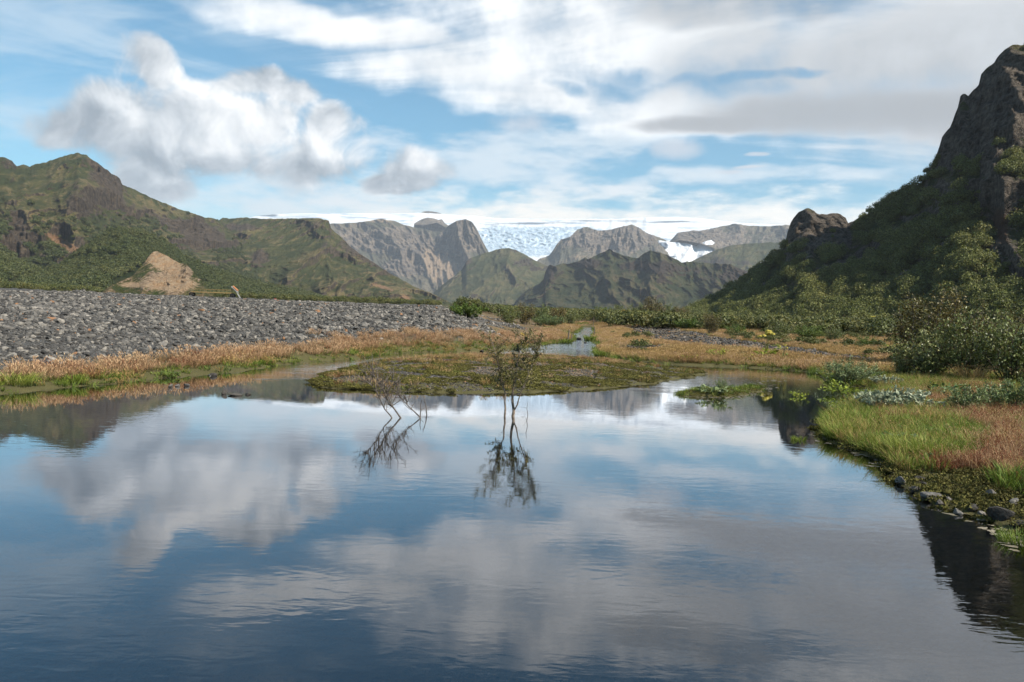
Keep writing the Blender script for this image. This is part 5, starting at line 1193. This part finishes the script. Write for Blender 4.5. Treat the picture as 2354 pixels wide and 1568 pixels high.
def wheel_mesh(name, rad, wid, mat):
    bm = bmesh.new(); pr = [(rad * .35, -wid / 2), (rad * .55, -wid / 2), (rad * .62, -wid * .4), (rad * .92, -wid / 2), (rad, -wid * .3), (rad, wid * .3), (rad * .92, wid / 2), (rad * .62, wid * .4), (rad * .55, wid / 2), (rad * .35, wid / 2)]
    n = 20; rings = [[bm.verts.new((math.cos(6.2832 * i / n) * q, w, math.sin(6.2832 * i / n) * q)) for q, w in pr] for i in range(n)]
    for i in range(n):
        for j in range(len(pr)): bm.faces.new((rings[i][j], rings[(i + 1) % n][j], rings[(i + 1) % n][(j + 1) % len(pr)], rings[i][(j + 1) % len(pr)]))
    me = bpy.data.meshes.new(name); bm.to_mesh(me); bm.free(); me.materials.append(mat); return me
def footbridge():
    yel = paint('yellow_wood', (0.27, 0.185, 0.075)); dk = paint('tyre_rubber', (0.012, 0.012, 0.013), .85); gr = paint('grey_panel', (0.36, 0.35, 0.33)); org = paint('orange_panel', (0.42, 0.16, 0.05))
    d = 190.0; v = ray(492, 684); v = v / math.hypot(v[0], v[1]); x, y = v[0] * d, v[1] * d; z = float(land_z(np.array([x]), np.array([y]))[0]); U = d / FPX
    t = thing('wheeled_footbridge', 'yellow wheeled footbridge with raised grey ramp parked on the far gravel', 'footbridge', (x, y, z + .1), None, 0.04 + math.atan2(-v[0], v[1]) * .0)
    L = 92 * U; h0 = .95
    for s in (-.55, .55):
        part('beam', boxm('beam', [((-.05 * L, s, h0), (L * .92, .12, .16), 0)], yel), t)
        part('hand_rail', boxm('hand_rail', [((-.05 * L, s, h0 + .72), (L * .90, .06, .08), 0)] + [((L * (-.5 + .1 * k), s, h0 + .38), (.05, .05, .72), 0) for k in range(10)], yel), t)
    part('deck', boxm('deck', [((L * (-.5 + .05 * k), 0, h0 + .10), (L * .046, 1.0, .05), 0) for k in range(19)], yel), t)
    part('ramp', boxm('ramp', [((L * .475, 0, h0 + .9), (1.9, 1.1, .10), .75)], gr), t)
    part('ramp_edge', boxm('ramp_edge', [((L * .49, 0, h0 + 1.18), (1.5, 1.14, .07), .75)], org), t)
    part('ramp_leg', boxm('ramp_leg', [((L * .55, .3, h0 - .15), (.10, .10, 1.9), -.55), ((L * .55, -.3, h0 - .15), (.10, .10, 1.9), -.55)], gr), t)
    for wx in (-.5, .43):
        part('axle', boxm('axle', [((L * wx, 0, .42), (.12, 1.5, .12), 0), ((L * wx, 0, .72), (.16, .16, .5), 0)], dk), t)
        for s in (-.75, .75):
            w = part('wheel', wheel_mesh('wheel', .46, .34, dk), t); w.location = (L * wx, s, .42)
footbridge()
def cart():
    red = paint('red_paint', (0.30, 0.03, 0.03)); dk = bpy.data.materials['tyre_rubber']
    d = 225.0; v = ray(636, 687); v = v / math.hypot(v[0], v[1]); x, y = v[0] * d, v[1] * d; z = float(land_z(np.array([x]), np.array([y]))[0])
    t = thing('red_cart', 'small red and black wheeled cart on the far edge of the gravel', 'cart', (x, y, z + .1))
    part('body', boxm('body', [((.15, 0, .62), (1.1, .7, .34), 0), ((-.35, 0, .95), (.45, .6, .35), .2)], red), t)
    part('handle', boxm('handle', [((-.7, 0, .95), (.06, .5, .9), -.5)], dk), t)
    for wx in (-.4, .5):
        for s in (-.42, .42):
            w = part('wheel', wheel_mesh('wheel', .30, .2, dk), t); w.location = (wx, s, .28)
cart()

# ------------------------------------------------------------------ air
def build_haze():
    x, y0, y1, z0, z1 = 12900, -12900, 12900, -3.0, 1560.0
    co = [(-x, y0, z0), (x, y0, z0), (x, y1, z0), (-x, y1, z0), (-x, y0, z1), (x, y0, z1), (x, y1, z1), (-x, y1, z1)]
    fc = [(0, 3, 2, 1), (4, 5, 6, 7), (0, 1, 5, 4), (1, 2, 6, 5), (2, 3, 7, 6), (3, 0, 4, 7)]
    me = mesh_np('haze', np.array(co, float), np.array(fc))
    m = bpy.data.materials.new('valley_air'); m.use_nodes = True; t = NT(m.node_tree); t.n.clear()
    out = t.node('ShaderNodeOutputMaterial'); v = t.node('ShaderNodeVolumePrincipled')
    v.inputs['Color'].default_value = (0.80, 0.88, 1.0, 1); v.inputs['Density'].default_value = HAZE
    v.inputs['Anisotropy'].default_value = 0.1
    t.l.new(v.outputs[0], out.inputs['Volume']); me.materials.append(m)
    link('haze', me, kind='stuff')
HAZE = 5.0e-5
build_haze()
